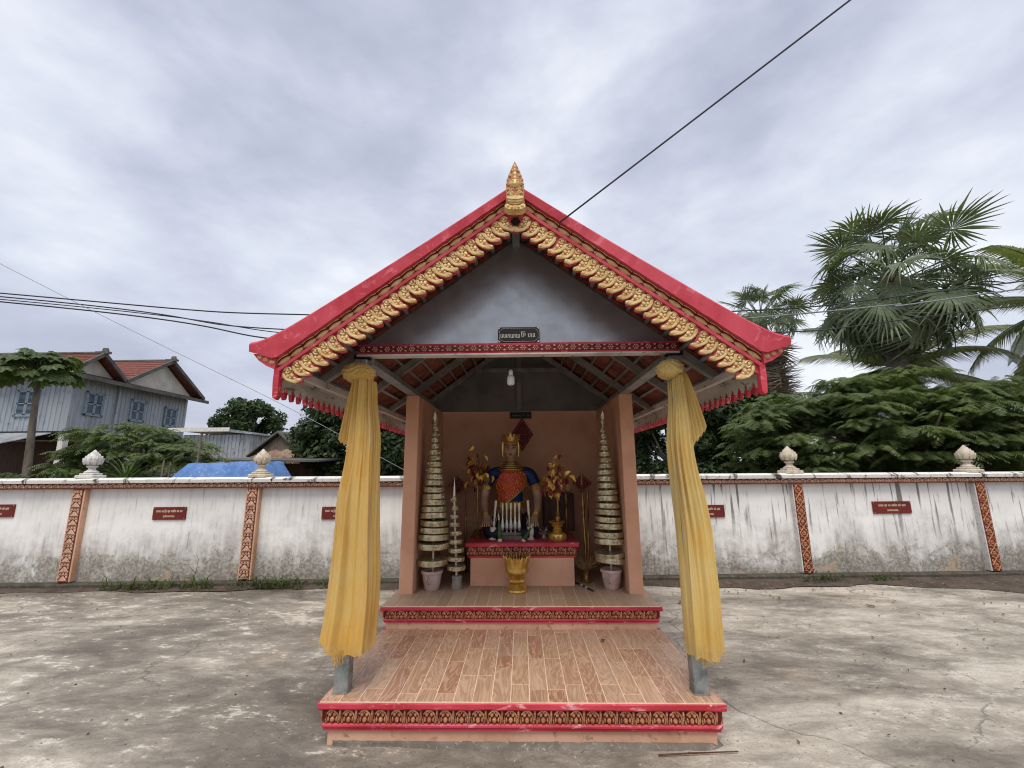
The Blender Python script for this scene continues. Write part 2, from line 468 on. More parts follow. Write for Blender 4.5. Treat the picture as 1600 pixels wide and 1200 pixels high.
def mat_curtain(name, c1, c2, c3):
    a = NT(name)
    v = a.coords(rnd=False, scale=(1, 1, .12))
    w = a.coords(rnd=False, scale=(1, 1, 1))
    n1 = a.noise(v, 10, 4, .6, .2)
    n2 = a.noise(w, 240, 3, .6)
    n3 = a.noise(w, 2.2, 4, .6)
    tc = a.n('ShaderNodeTexCoord')
    sep = a.n('ShaderNodeSeparateXYZ'); a.l(tc.outputs['Object'], sep.inputs[0])
    col = a.mix(a.val(n1, .35, .7), c1, c2)
    col = a.mix(a.math('MULTIPLY', a.val(n3, .35, .7), .6), col, c3)
    a.set(col, .75, 0, .2)
    a.b.inputs['Sheen Weight'].default_value = .25
    tr = a.n('ShaderNodeBsdfTranslucent'); a.l(col, tr.inputs[0])
    mx = a.n('ShaderNodeMixShader'); mx.inputs[0].default_value = .28
    a.l(a.b.outputs[0], mx.inputs[1]); a.l(tr.outputs[0], mx.inputs[2])
    tp = a.n('ShaderNodeBsdfTransparent')
    m2 = a.n('ShaderNodeMixShader')
    # open gauze weave: the threads leave pin holes
    sheer = a.val(a.math('ADD', sep.outputs['Z'], a.math('MULTIPLY', n3, .25)), .60, .76, .26, 0.)
    a.l(a.math('ADD', a.val(n2, .58, .70, 0., .35), sheer), m2.inputs[0])
    a.l(mx.outputs[0], m2.inputs[1]); a.l(tp.outputs[0], m2.inputs[2])
    a.l(m2.outputs[0], a.o.inputs[0])
    n5 = a.noise(a.coords(rnd=False, scale=(1, 1, .35)), 26, 5, .65, .8)
    a.bump(a.math('ADD', a.math('ADD', n1, n5), a.math('MULTIPLY', n2, .15)), .45, .008)
    return a.m


M['ground'], M['wall'], M['coping'], M['tile'], M['pale_tile'] = mat_ground(), mat_wall(), mat_coping(), mat_woodtile(), mat_paletile()
M['curtain'] = mat_curtain('golden_gauze', S(240, 198, 108), S(226, 172, 78), S(236, 212, 140))
M['curtain_pale'] = mat_curtain('faded_golden_gauze', S(240, 206, 122), S(228, 184, 92), S(238, 222, 158))


# ------------------------------------------------------------------ geometry helpers
class G:
    def __init__(self):
        self.v, self.f = [], []

    def add(self, vs, fs, mtx=None):
        o = len(self.v)
        for p in vs:
            p = Vector(p)
            self.v.append(tuple(mtx @ p) if mtx else tuple(p))
        for f in fs:
            self.f.append(tuple(i + o for i in f))
        return self

    def box(self, c, s, rot=None, taper=1.0, bev=0.0):
        x, y, z = s[0] / 2, s[1] / 2, s[2] / 2
        mtx = Matrix.Translation(c) @ (Euler(rot).to_matrix().to_4x4() if rot else Matrix())
        if bev <= 0:
            vs = [(-x, -y, -z), (x, -y, -z), (x, y, -z), (-x, y, -z)] + [(a * taper, b * taper, z) for a, b in ((-x, -y), (x, -y), (x, y), (-x, y))]
            fs = [(0, 3, 2, 1), (4, 5, 6, 7), (0, 1, 5, 4), (1, 2, 6, 5), (2, 3, 7, 6), (3, 0, 4, 7)]
            return self.add(vs, fs, mtx)
        b = bev
        rings = []
        for zz, ins in ((-z, b), (-z + b, 0), (z - b, 0), (z, b)):
            k = taper if zz > 0 else 1.0
            X, Y = (x - ins) * k, (y - ins) * k
            q = b * .8 if ins == 0 else b * .3
            rings.append([(-X + q, -Y, zz), (X - q, -Y, zz), (X, -Y + q, zz), (X, Y - q, zz), (X - q, Y, zz), (-X + q, Y, zz), (-X, Y - q, zz), (-X, -Y + q, zz)])
        vs = [p for r in rings for p in r]
        fs = [tuple(range(7, -1, -1)), tuple(range(24, 32))]
        for i in range(3):
            for j in range(8):
                k = (j + 1) % 8
                fs.append((i * 8 + j, i * 8 + k, i * 8 + 8 + k, i * 8 + 8 + j))
        return self.add(vs, fs, mtx)

    def prism(self, pts, y0, y1, mtx=None, inset=0.0):
        """outline in XZ (counter-clockwise seen from -Y) from y1 (back) to y0 (front); inset > 0 rounds the front edge"""
        n = len(pts)
        cx, cz = sum(p[0] for p in pts) / n, sum(p[1] for p in pts) / n
        vs = [(p[0], y1, p[1]) for p in pts]
        if inset:
            ym = y1 + (y0 - y1) * .55
            vs += [(p[0], ym, p[1]) for p in pts]
            vs += [(cx + (p[0] - cx) * (1 - inset), y0, cz + (p[1] - cz) * (1 - inset)) for p in pts]
            lv = 2
        else:
            vs += [(p[0], y0, p[1]) for p in pts]
            lv = 1
        fs = []
        for l in range(lv):
            for i in range(n):
                j = (i + 1) % n
                fs.append((l * n + i, l * n + n + i, l * n + n + j, l * n + j))
        fs.append(tuple(lv * n + i for i in range(n)))
        fs.append(tuple(range(n - 1, -1, -1)))
        return self.add(vs, fs, mtx)

    def lathe(self, prof, seg=16, c=(0, 0, 0), sx=1., sy=1., cap=True, mtx=None, flute=None):
        vs, fs = [], []
        n = len(prof)
        for r, z in prof:
            for k in range(seg):
                a = 2 * PI * k / seg
                q = r * (flute(a, z) if flute else 1)
                vs.append((c[0] + q * math.cos(a) * sx, c[1] + q * math.sin(a) * sy, c[2] + z))
        for i in range(n - 1):
            for k in range(seg):
                j = (k + 1) % seg
                fs.append((i * seg + k, i * seg + j, i * seg + seg + j, i * seg + seg + k))
        if cap:
            fs.append(tuple(range(seg - 1, -1, -1)))
            fs.append(tuple((n - 1) * seg + k for k in range(seg)))
        return self.add(vs, fs, mtx)

    def dome(self, c, r, axis='-y', seg=8, h=None, sx=1., sz=1.):
        h = h or r
        vs, fs = [], []
        for k in range(seg):
            a = 2 * PI * k / seg
            vs.append((c[0] + r * math.cos(a) * sx, c[1], c[2] + r * math.sin(a) * sz))
        for k in range(seg):
            a = 2 * PI * k / seg
            vs.append((c[0] + r * .68 * math.cos(a) * sx, c[1] - h * .75, c[2] + r * .68 * math.sin(a) * sz))
        vs.append((c[0], c[1] - h, c[2]))
        for k in range(seg):
            j = (k + 1) % seg
            fs += [(k, k + seg, j + seg, j)[::-1], (k + seg, 2 * seg, j + seg)[::-1]]
        return self.add(vs, [f[::-1] for f in fs])

    def tube(self, path, rad, seg=8, cap=True):
        path = [Vector(p) for p in path]
        n = len(path)
        rad = rad if isinstance(rad, (list, tuple)) else [rad] * n
        vs, fs = [], []
        up = Vector((0, 0, 1))
        for i, p in enumerate(path):
            d = (path[min(i + 1, n - 1)] - path[max(i - 1, 0)]).normalized()
            ref = up if abs(d.z) < .95 else Vector((1, 0, 0))
            a = d.cross(ref).normalized()
            b = a.cross(d).normalized()
            for k in range(seg):
                t = 2 * PI * k / seg
                vs.append(p + (a * math.cos(t) + b * math.sin(t)) * rad[i])
        for i in range(n - 1):
            for k in range(seg):
                j = (k + 1) % seg
                fs.append((i * seg + k, i * seg + j, i * seg + seg + j, i * seg + seg + k))
        if cap:
            fs.append(tuple(range(seg - 1, -1, -1)))
            fs.append(tuple((n - 1) * seg + k for k in range(seg)))
        return self.add(vs, fs)

    def ball(self, c, r, seg=12, rings=8, s=(1, 1, 1), fn=None):
        vs, fs = [], []
        for i in range(rings + 1):
            th = PI * i / rings
            for k in range(seg):
                ph = 2 * PI * k / seg
                d = Vector((math.sin(th) * math.cos(ph), math.sin(th) * math.sin(ph), math.cos(th)))
                q = r * (fn(d, th, ph) if fn else 1)
                vs.append((c[0] + d.x * q * s[0], c[1] + d.y * q * s[1], c[2] + d.z * q * s[2]))
        for i in range(rings):
            for k in range(seg):
                j = (k + 1) % seg
                fs.append((i * seg + k, i * seg + seg + k, i * seg + seg + j, i * seg + j))
        return self.add(vs, fs)

    def grid(self, fn, nu, nv, closed=False):
        vs = [fn(i / (nu - 1) if not closed else i / nu, j / (nv - 1)) for j in range(nv) for i in range(nu)]
        fs = []
        for j in range(nv - 1):
            for i in range(nu if closed else nu - 1):
                k = (i + 1) % nu
                fs.append((j * nu + i, j * nu + k, j * nu + nu + k, j * nu + nu + i))
        return self.add(vs, fs)

    def mesh(self, name, mat, smooth=False, fix=False):
        me = bpy.data.meshes.new(name)
        me.from_pydata(self.v, [], self.f)
        if fix or smooth:
            bm = bmesh.new(); bm.from_mesh(me)
            bmesh.ops.remove_doubles(bm, verts=bm.verts, dist=1e-5)
            if fix:
                bmesh.ops.recalc_face_normals(bm, faces=bm.faces)
            bm.to_mesh(me); bm.free()
        if mat:
            me.materials.append(M[mat] if isinstance(mat, str) else mat)
        if smooth:
            me.polygons.foreach_set('use_smooth', [True] * len(me.polygons))
            if smooth != 'all':
                try:
                    me.set_sharp_from_angle(angle=math.radians(smooth if smooth is not True else 40))
                except Exception:
                    pass
        me.update()
        return me


def inst(name, me, parent=None, loc=(0, 0, 0), rot=(0, 0, 0), sc=(1, 1, 1)):
    o = bpy.data.objects.new(name, me)
    COL.objects.link(o)
    o.parent = parent
    o.location, o.rotation_euler, o.scale = loc, rot, sc
    return o


def part(name, g, mat, parent=None, smooth=False, fix=True, loc=(0, 0, 0), rot=(0, 0, 0)):
    return inst(name, g.mesh(name, mat, smooth, fix), parent, loc, rot)


def tag(o, label, cat, group=None):
    o['label'], o['category'] = label, cat
    if group:
        o['group'] = group
    return o


def thing(name, label, cat, loc=(0, 0, 0), rotz=0., group=None):
    o = bpy.data.objects.new(name, None)
    COL.objects.link(o)
    o.empty_display_size = .1
    o.location, o.rotation_euler = loc, (0, 0, rotz)
    return tag(o, label, cat, group)


def structure(o):
    o['kind'] = 'structure'
    return o


def stuff(o, label=None, cat=None):
    o['kind'] = 'stuff'
    if label:
        o['label'], o['category'] = label, cat
    return o


def text_mesh(body, size, mat, ext=.002, squeeze=1.0):
    c = bpy.data.curves.new('lettering', 'FONT')
    c.body, c.size, c.align_x, c.align_y = body, size, 'CENTER', 'CENTER'
    c.extrude = ext
    c.resolution_u = 3
    o = bpy.data.objects.new('lettering_source', c)
    COL.objects.link(o)
    me = bpy.data.meshes.new_from_object(o.evaluated_get(bpy.context.evaluated_depsgraph_get()))
    bpy.data.objects.remove(o)
    bpy.data.curves.remove(c)
    me.name = 'lettering'
    me.materials.clear()
    me.materials.append(M[mat])
    me.transform(Matrix.Diagonal((squeeze, 1, 1, 1)))
    me.transform(Matrix.Rotation(PI / 2, 4, 'X'))       # stand it up facing -Y
    return me


def quads(pos, nrm, length, width, tilt=.0, bend=.18):
    """numpy leaf cloud: one bent rhombus (two triangles a side) per point"""
    n = len(pos)
    nrm = nrm / np.linalg.norm(nrm, axis=1, keepdims=True)
    r = rng.normal(size=(n, 3))
    a = np.cross(nrm, r); a /= np.linalg.norm(a, axis=1, keepdims=True)
    b = np.cross(nrm, a)
    L = (length * rng.uniform(.65, 1.25, n))[:, None]
    W = (width * rng.uniform(.7, 1.2, n))[:, None]
    v = np.stack([pos - a * L * .5, pos + b * W * .5 - nrm * L * bend * .2, pos + a * L * .5 - nrm * L * bend, pos - b * W * .5 - nrm * L * bend * .2], 1)
    return v


def quad_mesh(name, v, mat):
    n = len(v)
    me = bpy.data.meshes.new(name)
    me.vertices.add(n * 4); me.loops.add(n * 4); me.polygons.add(n)
    me.vertices.foreach_set('co', v.reshape(-1).astype(np.float32))
    me.loops.foreach_set('vertex_index', np.arange(n * 4, dtype=np.int32))
    me.polygons.foreach_set('loop_start', np.arange(0, n * 4, 4, dtype=np.int32))
    me.polygons.foreach_set('loop_total', np.full(n, 4, dtype=np.int32))
    me.materials.append(M[mat])
    me.update(calc_edges=True)
    me.validate()
    return me


# ================================================================== the setting: ground
def build_ground():
    g = G()
    g.add([(-400, -60, -.06), (400, -60, -.06), (400, 700, -.06), (-400, 700, -.06)], [(0, 1, 2, 3)])
    structure(part('yard_ground', g, 'yard', fix=False))
    # the concrete court, gently uneven
    n = 90

    def fn(u, v):
        x, y = -16 + 32 * u, -8 + 15.1 * v + (32 * u - 16) * .0438 + .15
        return (x, y, .006 * math.sin(x * 1.3 + y * .7) * math.sin(y * .9 + 1) - .006)
    g = G().grid(fn, n, n)
    structure(part('concrete_court_ground', g, 'ground', smooth='all', fix=False))
    # strip of soil washed against the wall foot, ragged front edge, wider on the far right
    random.seed(3)
    g = G()
    pts = []
    for i in range(121):
        s = -13 + 26 * i / 120
        wd = .16 + .05 * math.sin(s * 2.1) + .05 * math.sin(s * 5.3 + 1) + random.uniform(-.02, .02)
        if s > 1:
            wd += min(1.0, (s - 1) * .12) * (.8 + .4 * math.sin(s * .9))
        pts.append((s, wd))
    ca, sa = math.cos(.0438), math.sin(.0438)
    vs = []
    for s, wd in pts:
        for k, y in enumerate((-.02, -.5 * wd, -wd)):
            zz = (.035, .022, .003)[k] + (random.uniform(-.006, .012) if k < 2 else 0)
            vs.append((s * ca - y * sa, 7.348 + s * sa + y * ca, zz))
    fs = []
    for i in range(120):
        for k in range(2):
            fs.append((i * 3 + k + 1, i * 3 + 4 + k, i * 3 + 3 + k, i * 3 + k))
    g.add(vs, fs)
    structure(part('soil_ground', g, 'soil', fix=False, smooth='all'))


build_ground()


def build_plinth_dirt_shade():  # ragged dirt ring, its dark tone also painting contact shade at the plinth foot
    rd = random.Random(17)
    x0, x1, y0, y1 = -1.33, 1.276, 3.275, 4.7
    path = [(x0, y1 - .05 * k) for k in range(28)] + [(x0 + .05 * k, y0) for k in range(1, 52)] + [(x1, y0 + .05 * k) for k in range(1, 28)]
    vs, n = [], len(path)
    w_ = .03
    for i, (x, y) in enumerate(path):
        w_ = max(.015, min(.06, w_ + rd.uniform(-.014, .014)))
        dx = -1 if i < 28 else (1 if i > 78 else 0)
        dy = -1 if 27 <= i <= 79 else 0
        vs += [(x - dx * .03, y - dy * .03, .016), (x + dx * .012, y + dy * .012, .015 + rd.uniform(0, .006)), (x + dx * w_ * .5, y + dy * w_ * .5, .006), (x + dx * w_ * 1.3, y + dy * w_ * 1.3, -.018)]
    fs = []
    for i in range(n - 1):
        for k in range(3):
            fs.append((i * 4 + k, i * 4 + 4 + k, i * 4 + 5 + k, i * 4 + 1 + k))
    structure(part('dirt_shade_ground', G().add(vs, fs), 'plinth_dirt_shade', fix=False, smooth='all'))


build_plinth_dirt_shade()

# ================================================================== boundary wall
WALL_A = .0438


def wall_pt(s, y, z):
    return (s * math.cos(WALL_A) - y * math.sin(WALL_A), 7.348 + s * math.sin(WALL_A) + y * math.cos(WALL_A), z)


def lotus_finial(parent, s, mat, seed):
    """square foot, stepped round pedestal, bud of overlapping petals; one part with its petals as sub-parts"""
    random.seed(seed)
    g = G().box((s, .12, 1.715), (.30, .26, .055), bev=.012)
    g.box((s, .12, 1.757), (.22, .2, .035), bev=.01)
    g.lathe([(.095, 0), (.1, .02), (.07, .04), (.05, .06), (.05, .085), (.075, .1), (.078, .12), (.055, .135), (.06, .15), (.09, .17), (.112, .215), (.104, .26), (.07, .31), (.035, .35), (.008, .385)], 14, (s, .12, 1.772))
    base = part('lotus_finial', g, mat, parent, smooth=35)
    pet = G()
    vs, fs = [], []
    for j in range(6):
        t = j / 5
        w = .042 * math.sin(PI * min(1, .18 + t * .82)) ** .8 * (1 - .1 * t)
        z = t * .115
        out = .006 + .016 * math.sin(PI * t) + .014 * max(0, t - .75) * 4
        vs += [(-w, .004 - out * .4, z), (0, -out - .008, z), (w, .004 - out * .4, z)]
    for j in range(5):
        a = j * 3
        fs += [(a, a + 1, a + 4, a + 3), (a + 1, a + 2, a + 5, a + 4)]
    pet.add(vs, fs)
    me = pet.mesh('petal', mat, smooth='all')
    for row, (z, r, n, k, lean) in enumerate(((1.912, .094, 8, .95, -.16), (1.955, .100, 8, .85, .10), (2.0, .082, 7, .75, .34), (2.045, .055, 5, .6, .5))):
        for i in range(n):
            a = 2 * PI * (i + .5 * (row % 2)) / n
            inst('petal', me, base, (s + r * math.sin(a), .12 - r * math.cos(a), z), (-lean, 0, a), (k, 1, k))
    return base


def build_wall():
    root = thing('boundary_wall', 'long white mould-stained boundary wall with carved red frieze and lotus finials', 'wall', (0, 7.348, 0), WALL_A)
    g = G().box((0, .16, .80), (30, .12, 1.46))
    part('wall_face', g, 'wall', root)
    g = G().box((0, .10, .035), (30, .26, .11), bev=.02)
    part('footing', g, 'moss', root)
    # coping with uneven arris, cut in lengths
    random.seed(5)
    for i in range(10):
        x0, x1 = -15 + 3 * i, -12 + 3 * i - .006
        g = G()
        vs, fs = [], []
        n = 13
        for k in range(n):
            x = x0 + (x1 - x0) * k / (n - 1)
            d = random.uniform(-.006, .006)
            e = random.uniform(-.006, .004)
            vs += [(x, -.045 + d, 1.612), (x, -.055 + d, 1.664 + e), (x, .02, 1.694 + e), (x, .23, 1.694), (x, .27, 1.612)]
        for k in range(n - 1):
            for q in range(5):
                a, b = k * 5 + q, k * 5 + (q + 1) % 5
                fs.append((a, b, b + 5, a + 5))
        fs += [(0, 1, 2, 3, 4), tuple((n - 1) * 5 + q for q in (4, 3, 2, 1, 0))]
        g.add(vs, fs)
        part('coping', g, 'coping', root)
    fr = part('frieze', G().box((0, .055, 1.565), (30, .11, .09)).box((0, .045, 1.527), (30, .13, .014)), 'maroon_bed', root)
    # one lotus-arch motif, shared
    g = G()
    arch = [(.042 * math.cos(t), -.012, -.026 + .052 * math.sin(t)) for t in [PI * i / 8 for i in range(9)]]
    g.tube(arch, .0085, 5)
    g.tube([(x * .5, -.012, -.026 + (z + .026) * .52) for x, _, z in arch], .006, 5)
    g.dome((0, -.004, -.018), .009, seg=6, h=.012)
    g.prism([(.047, .0), (.056, -.02), (.065, .0), (.056, .034)], -.010, 0, inset=.2)
    me = g.mesh('frieze_motif', 'carved', fix=True)
    for i in range(200):
        s = -11.1 + i * .1115
        inst('frieze_motif', me, fr, (s, -.001, 1.567))
    # pilasters
    for s, kind, fin in ((-9.97, 'tri', 'finial_white'), (-1.39, 'tri', 'finial_gold'), (1.63, 'dia', 'finial_gold'), (10.9, 'dia', 'finial_gold'), (-7.185, 'tri', 'finial_white'), (-4.40, 'tri', 'finial_gold'), (4.645, 'dia', 'finial_gold'), (7.785, 'dia', 'finial_gold')):
        d = .10
        body = 'salmon_worn' if kind == 'tri' else 'white_paint'
        p = part('pilaster', G().box((s, .006 + d / 2, .81), (.205 if kind == 'tri' else .185, d, 1.415), bev=.006), body, root)
        back = part('pilaster_panel', G().box((s, .004, .81), (.155, .012, 1.41)), 'maroon_bed', p)
        if kind == 'tri':
            g = G()
            g.prism([(-.07, -.04), (.07, -.04), (.06, -.025), (.01, .035), (-.01, .035), (-.06, -.025)], -.016, -.003, inset=.2)
            g.prism([(-.07, .04), (-.035, .04), (-.05, .005), (-.07, .0)][::-1], -.014, -.003, inset=.2)
            g.prism([(.07, .04), (.07, .0), (.05, .005), (.035, .04)][::-1], -.014, -.003, inset=.2)
            for q in (-.045, 0, .045):
                g.dome((q, -.003, .062), .019, seg=6, h=.014)
            g.prism([(-.072, .048), (.072, .048), (.072, .054), (-.072, .054)], -.012, -.003)
            g.prism([(-.072, .084), (.072, .084), (.072, .09), (-.072, .09)], -.012, -.003)
            me = g.mesh('carved_motif', 'carved', fix=True)
            nmot, stp, z0 = 10, .139, .165
        else:
            g = G()
            for sx in (-1, 1):
                for sz in (-1, 1):
                    g.tube([(0, -.006, sz * .088), (sx * .070, -.006, 0)], .0095, 6)
                    g.dome((sx * .048, -.003, sz * .052), .013, seg=6, h=.012)
            for k in range(6):
                a = k * PI / 3
                g.dome((.02 * math.cos(a), -.003, .026 * math.sin(a)), .014, seg=6, h=.012)
            g.dome((0, -.006, 0), .012, seg=8, h=.016)
            for sx in (-1, 1):
                g.prism([(sx * .07, .05), (sx * .07, .086), (sx * .04, .086)], -.011, -.003, inset=.2)
            me = g.mesh('carved_motif', 'old_gold', fix=True)
            nmot, stp, z0 = 8, .177, .20
        for i in range(nmot):
            inst('carved_motif', me, back, (s, .0, z0 + i * stp))
        lotus_finial(root, s + (.04 if s < 0 else -.02), fin, int(abs(s) * 10))
    return root


build_wall()


def build_plaques():
    t1 = text_mesh('ឧបាសក  េសៀន  ឃុន  ឧបាសិកា  ជាវ  យន', .052, 'letter_white', .0015, .50)
    t2 = text_mesh('(ភូមិកណ្តាល)'.replace('្', ''), .042, 'letter_white', .0015, .8)
    t3 = text_mesh('ឧបាសក  សុខ  មាន  ឧបាសិកា  ចាន់  សុភាព', .052, 'letter_white', .0015, .46)
    t4 = text_mesh('(េនាសហរដ)', .042, 'letter_white', .0015, .8)
    rows = (
        (-8.50, 1.185, .0, 'maroon plaque cut by the frame at the left end of the wall', t3, t2, .54),
        (-5.75, 1.122, .0, 'tilted maroon plaque between the two left wall pilasters', t1, t2, .53),
        (-3.02, 1.105, .0, 'maroon plaque on the wall, half hidden behind the left curtain', t1, t4, .54),
        (3.13, 1.082, .0, 'maroon plaque on the wall peeking out behind the right curtain', t3, t4, .54),
        (6.27, 1.115, .0, 'maroon plaque between the two right wall pilasters above mould streaks', t3, t4, .66),
    )
    for s, z, tilt, lab, a, b, wd in rows:
        r = thing('wall_plaque', lab, 'plaque', wall_pt(s, .10, z), WALL_A, 'donor plaques on the boundary wall')
        r.rotation_euler = (0, tilt, WALL_A)
        h = .2
        part('board', G().box((0, -.012, 0), (wd, .022, h), bev=.004), 'plaque', r)
        k = wd / .55
        inst('lettering', a, r, (0, -.0245, .035), (0, 0, 0), (k, 1, 1))
        inst('lettering', b, r, (0, -.0245, -.045), (0, 0, 0), (k, 1, 1))
        g = G()
        for sx in (-1, 1):
            for sz in (-1, 1):
                g.dome((sx * (wd / 2 - .018), -.023, sz * .082), .006, seg=6, h=.004)
        part('screw_caps', g, 'gold', r)


build_plaques()

# ================================================================== the shrine pavilion
XC = -.0268
SH = thing('shrine_pavilion', 'open salmon and red roadside shrine with gilded gable roof on tiled steps', 'shrine', (XC, 0, 0))


def motif_lotus():
    """frieze motif: arched petal with inner flower and a bulb divider, about 0.113 wide"""
    g = G()
    pts = [(-.042, -.036), (-.045, -.012), (-.036, .016), (-.016, .034), (0, .037), (.016, .034), (.036, .016), (.045, -.012), (.042, -.036)]
    g.tube([(x, -.007, z) for x, z in pts], .006, 6)
    g.dome((0, -.001, -.02), .017, seg=8, h=.017, sz=1.05)
    for sx in (-1, 1):
        g.dome((sx * .017, -.001, .012), .0135, seg=7, h=.014)
        g.dome((sx * .029, -.001, -.018), .009, seg=6, h=.012, sz=1.9)
    g.dome((0, -.001, .026), .008, seg=6, h=.012)
    g.prism([(.051, -.036), (.057, -.036), (.061, -.012), (.063, .02), (.059, .036), (.05, .036), (.046, .02), (.048, -.012)], -.012, 0, inset=.3)
    g.dome((.0545, -.008, .018), .008, seg=6, h=.010)
    return g


def platform(name, zt, zb, hw, y0, y1, base_in, motif_me, n, slab, fr, bead):
    """stepped plinth: slab edge, carved frieze, bead, plain base"""
    z1, z2, z3 = zt - slab, zt - slab - fr, zt - slab - fr - bead
    g = G()
    g.box((0, (y0 + base_in + y1) / 2, (zb + z3) / 2), (2 * (hw - base_in), y1 - y0 - base_in, z3 - zb), bev=.006)
    p = part(name, g, 'salmon_worn', SH)
    # slab edge, cast unevenly
    random.seed(int(zt * 100))
    g = G()
    vs, fs = [], []
    m = 41
    for k in range(m):
        x = -hw + 2 * hw * k / (m - 1)
        d, e = random.uniform(-.003, .003), random.uniform(-.003, .003)
        vs += [(x, y0 + .012 + d, z1 + e), (x, y0 + d, z1 + .012 + e), (x, y0 + d, zt - .014 + e * .5), (x, y0 + .008 + d, zt - .009), (x, y1, zt - .009), (x, y1, z1)]
    for k in range(m - 1):
        for q in range(6):
            a, b = k * 6 + q, k * 6 + (q + 1) % 6
            fs.append((a, b, b + 6, a + 6))
    fs += [tuple(range(6)), tuple((m - 1) * 6 + q for q in range(5, -1, -1))]
    g.add(vs, fs)
    part('edge_slab', g, 'red_worn', p)
    # frieze bed, leaning back downwards
    i0, i1 = .022, .034
    g = G()
    vs = []
    for zz, ins in ((z1 + .003, i0), (z2, i1)):
        X = hw - ins
        vs += [(-X, y0 + ins, zz), (X, y0 + ins, zz), (X, y1, zz), (-X, y1, zz)]
    g.add(vs, [(0, 1, 2, 3), (7, 6, 5, 4), (0, 4, 5, 1), (1, 5, 6, 2), (2, 6, 7, 3), (3, 7, 4, 0)])
    bed = part('frieze_bed', g, 'dark_red', p)
    span = 2 * (hw - .05)
    zm = (z1 + z2) / 2
    for k in range(n):
        x = -hw + .06 + span * (k + .5) / n - .02
        inst('lotus_motif', motif_me, bed, (x, y0 + (i0 + i1) / 2 + .001, zm), (.12, 0, 0), (span / n / .113, 1, fr / .078))
    side = 12 if zt < .4 else 6
    for sx in (-1, 1):
        for k in range(side):
            inst('lotus_motif', motif_me, bed, (sx * (hw - (i0 + i1) / 2), y0 + .08 + k * .113, zm), (.12 * 0, 0, sx * PI / 2), (1, 1, fr / .078))
    g = G()
    g.box((0, (y0 + .022 + y1) / 2, z2 - bead * .36), (2 * (hw - .022), y1 - y0 - .022, bead * .66), bev=.01)
    g.box((0, (y0 + .034 + y1) / 2, z3 + bead * .13), (2 * (hw - .034), y1 - y0 - .034, bead * .3))
    part('bead', g, 'red_worn', p)
    return p


def lay_tiles(parent, name, mat, zt, hw, y0, y1, cw, tl, seed):
    """individually cut wood-look tiles in staggered columns, grout bed just below"""
    random.seed(seed)
    part('grout_bed', G().box((0, (y0 + y1) / 2, zt - .006), (2 * hw - .01, y1 - y0 - .006, .006)), 'grout', parent)
    n = round(2 * hw / cw)
    cw = 2 * hw / n
    cache = {}
    gap = .0034
    for c in range(n):
        x = -hw + cw * (c + .5)
        y = y0 + .002
        first = random.choice((.22, .34, .48, .75, 1.0)) * tl
        while y < y1 - .02:
            ln = min(first if first else tl, y1 - y)
            first = None
            if y1 - (y + ln) < .05:
                ln = y1 - y
            key = round(ln, 3)
            if key not in cache:
                cache[key] = G().box((0, 0, -.004), (cw - 2 * gap, ln - 2 * gap, .008), bev=.0012).mesh(name, mat)
            inst(name, cache[key], parent, (x + random.uniform(-.0006, .0006), y + ln / 2, zt + random.uniform(-.0006, .0006)))
            y += ln


def build_platforms():
    me = motif_lotus().mesh('lotus_motif', 'old_gold', smooth=30, fix=True)
    lo = platform('lower_platform', .274, -.02, 1.357, 3.221, 4.62, .055, me, 24, .054, .085, .046)
    lay_tiles(lo, 'floor_tile', 'tile', .274, 1.350, 3.226, 4.55, .129, .50, 21)
    up = platform('upper_platform', .496, .255, 1.362, 4.50, 6.62, .05, me, 24, .048, .072, .036)
    lay_tiles(up, 'floor_tile', 'pale_tile', .496, 1.355, 4.506, 6.5, .129, 1.1, 22)
    # chipped hairline cracks in the base and slab
    return lo, up


build_platforms()


def build_walls_posts():
    for sx in (-1, 1):
        g = G().box((sx * 1.226, 5.72, 1.565), (.142, 1.61, 2.148), bev=.004)
        w = part('side_wall', g, 'salmon', SH)
        part('corner_pier', G().box((sx * 1.226, 4.985, 1.563), (.150, .135, 2.146), bev=.005), 'salmon', w)
        p = part('roof_post', G().box((sx * 1.246 - .004, 3.37, 1.47), (.098, .098, 2.40), bev=.006), 'steel', SH)
        g = G().box((sx * 1.246 - .004, 3.37, .279), (.106, .106, .008))
        part('base_plate', g, 'steel', p)
        part('post_cap', G().box((sx * 1.246, 3.385, 2.69), (.13, .12, .04)), 'black', p)
    part('back_wall', G().box((0, 6.59, 1.595), (2.45, .12, 2.2)), 'salmon', SH)


build_walls_posts()


# ---------------------------------------------------------------- roof
SL = .748                       # fall per metre
TH = math.atan(SL)


def roof_z(x, off=0.):
    return 3.80 - SL * abs(x) + off


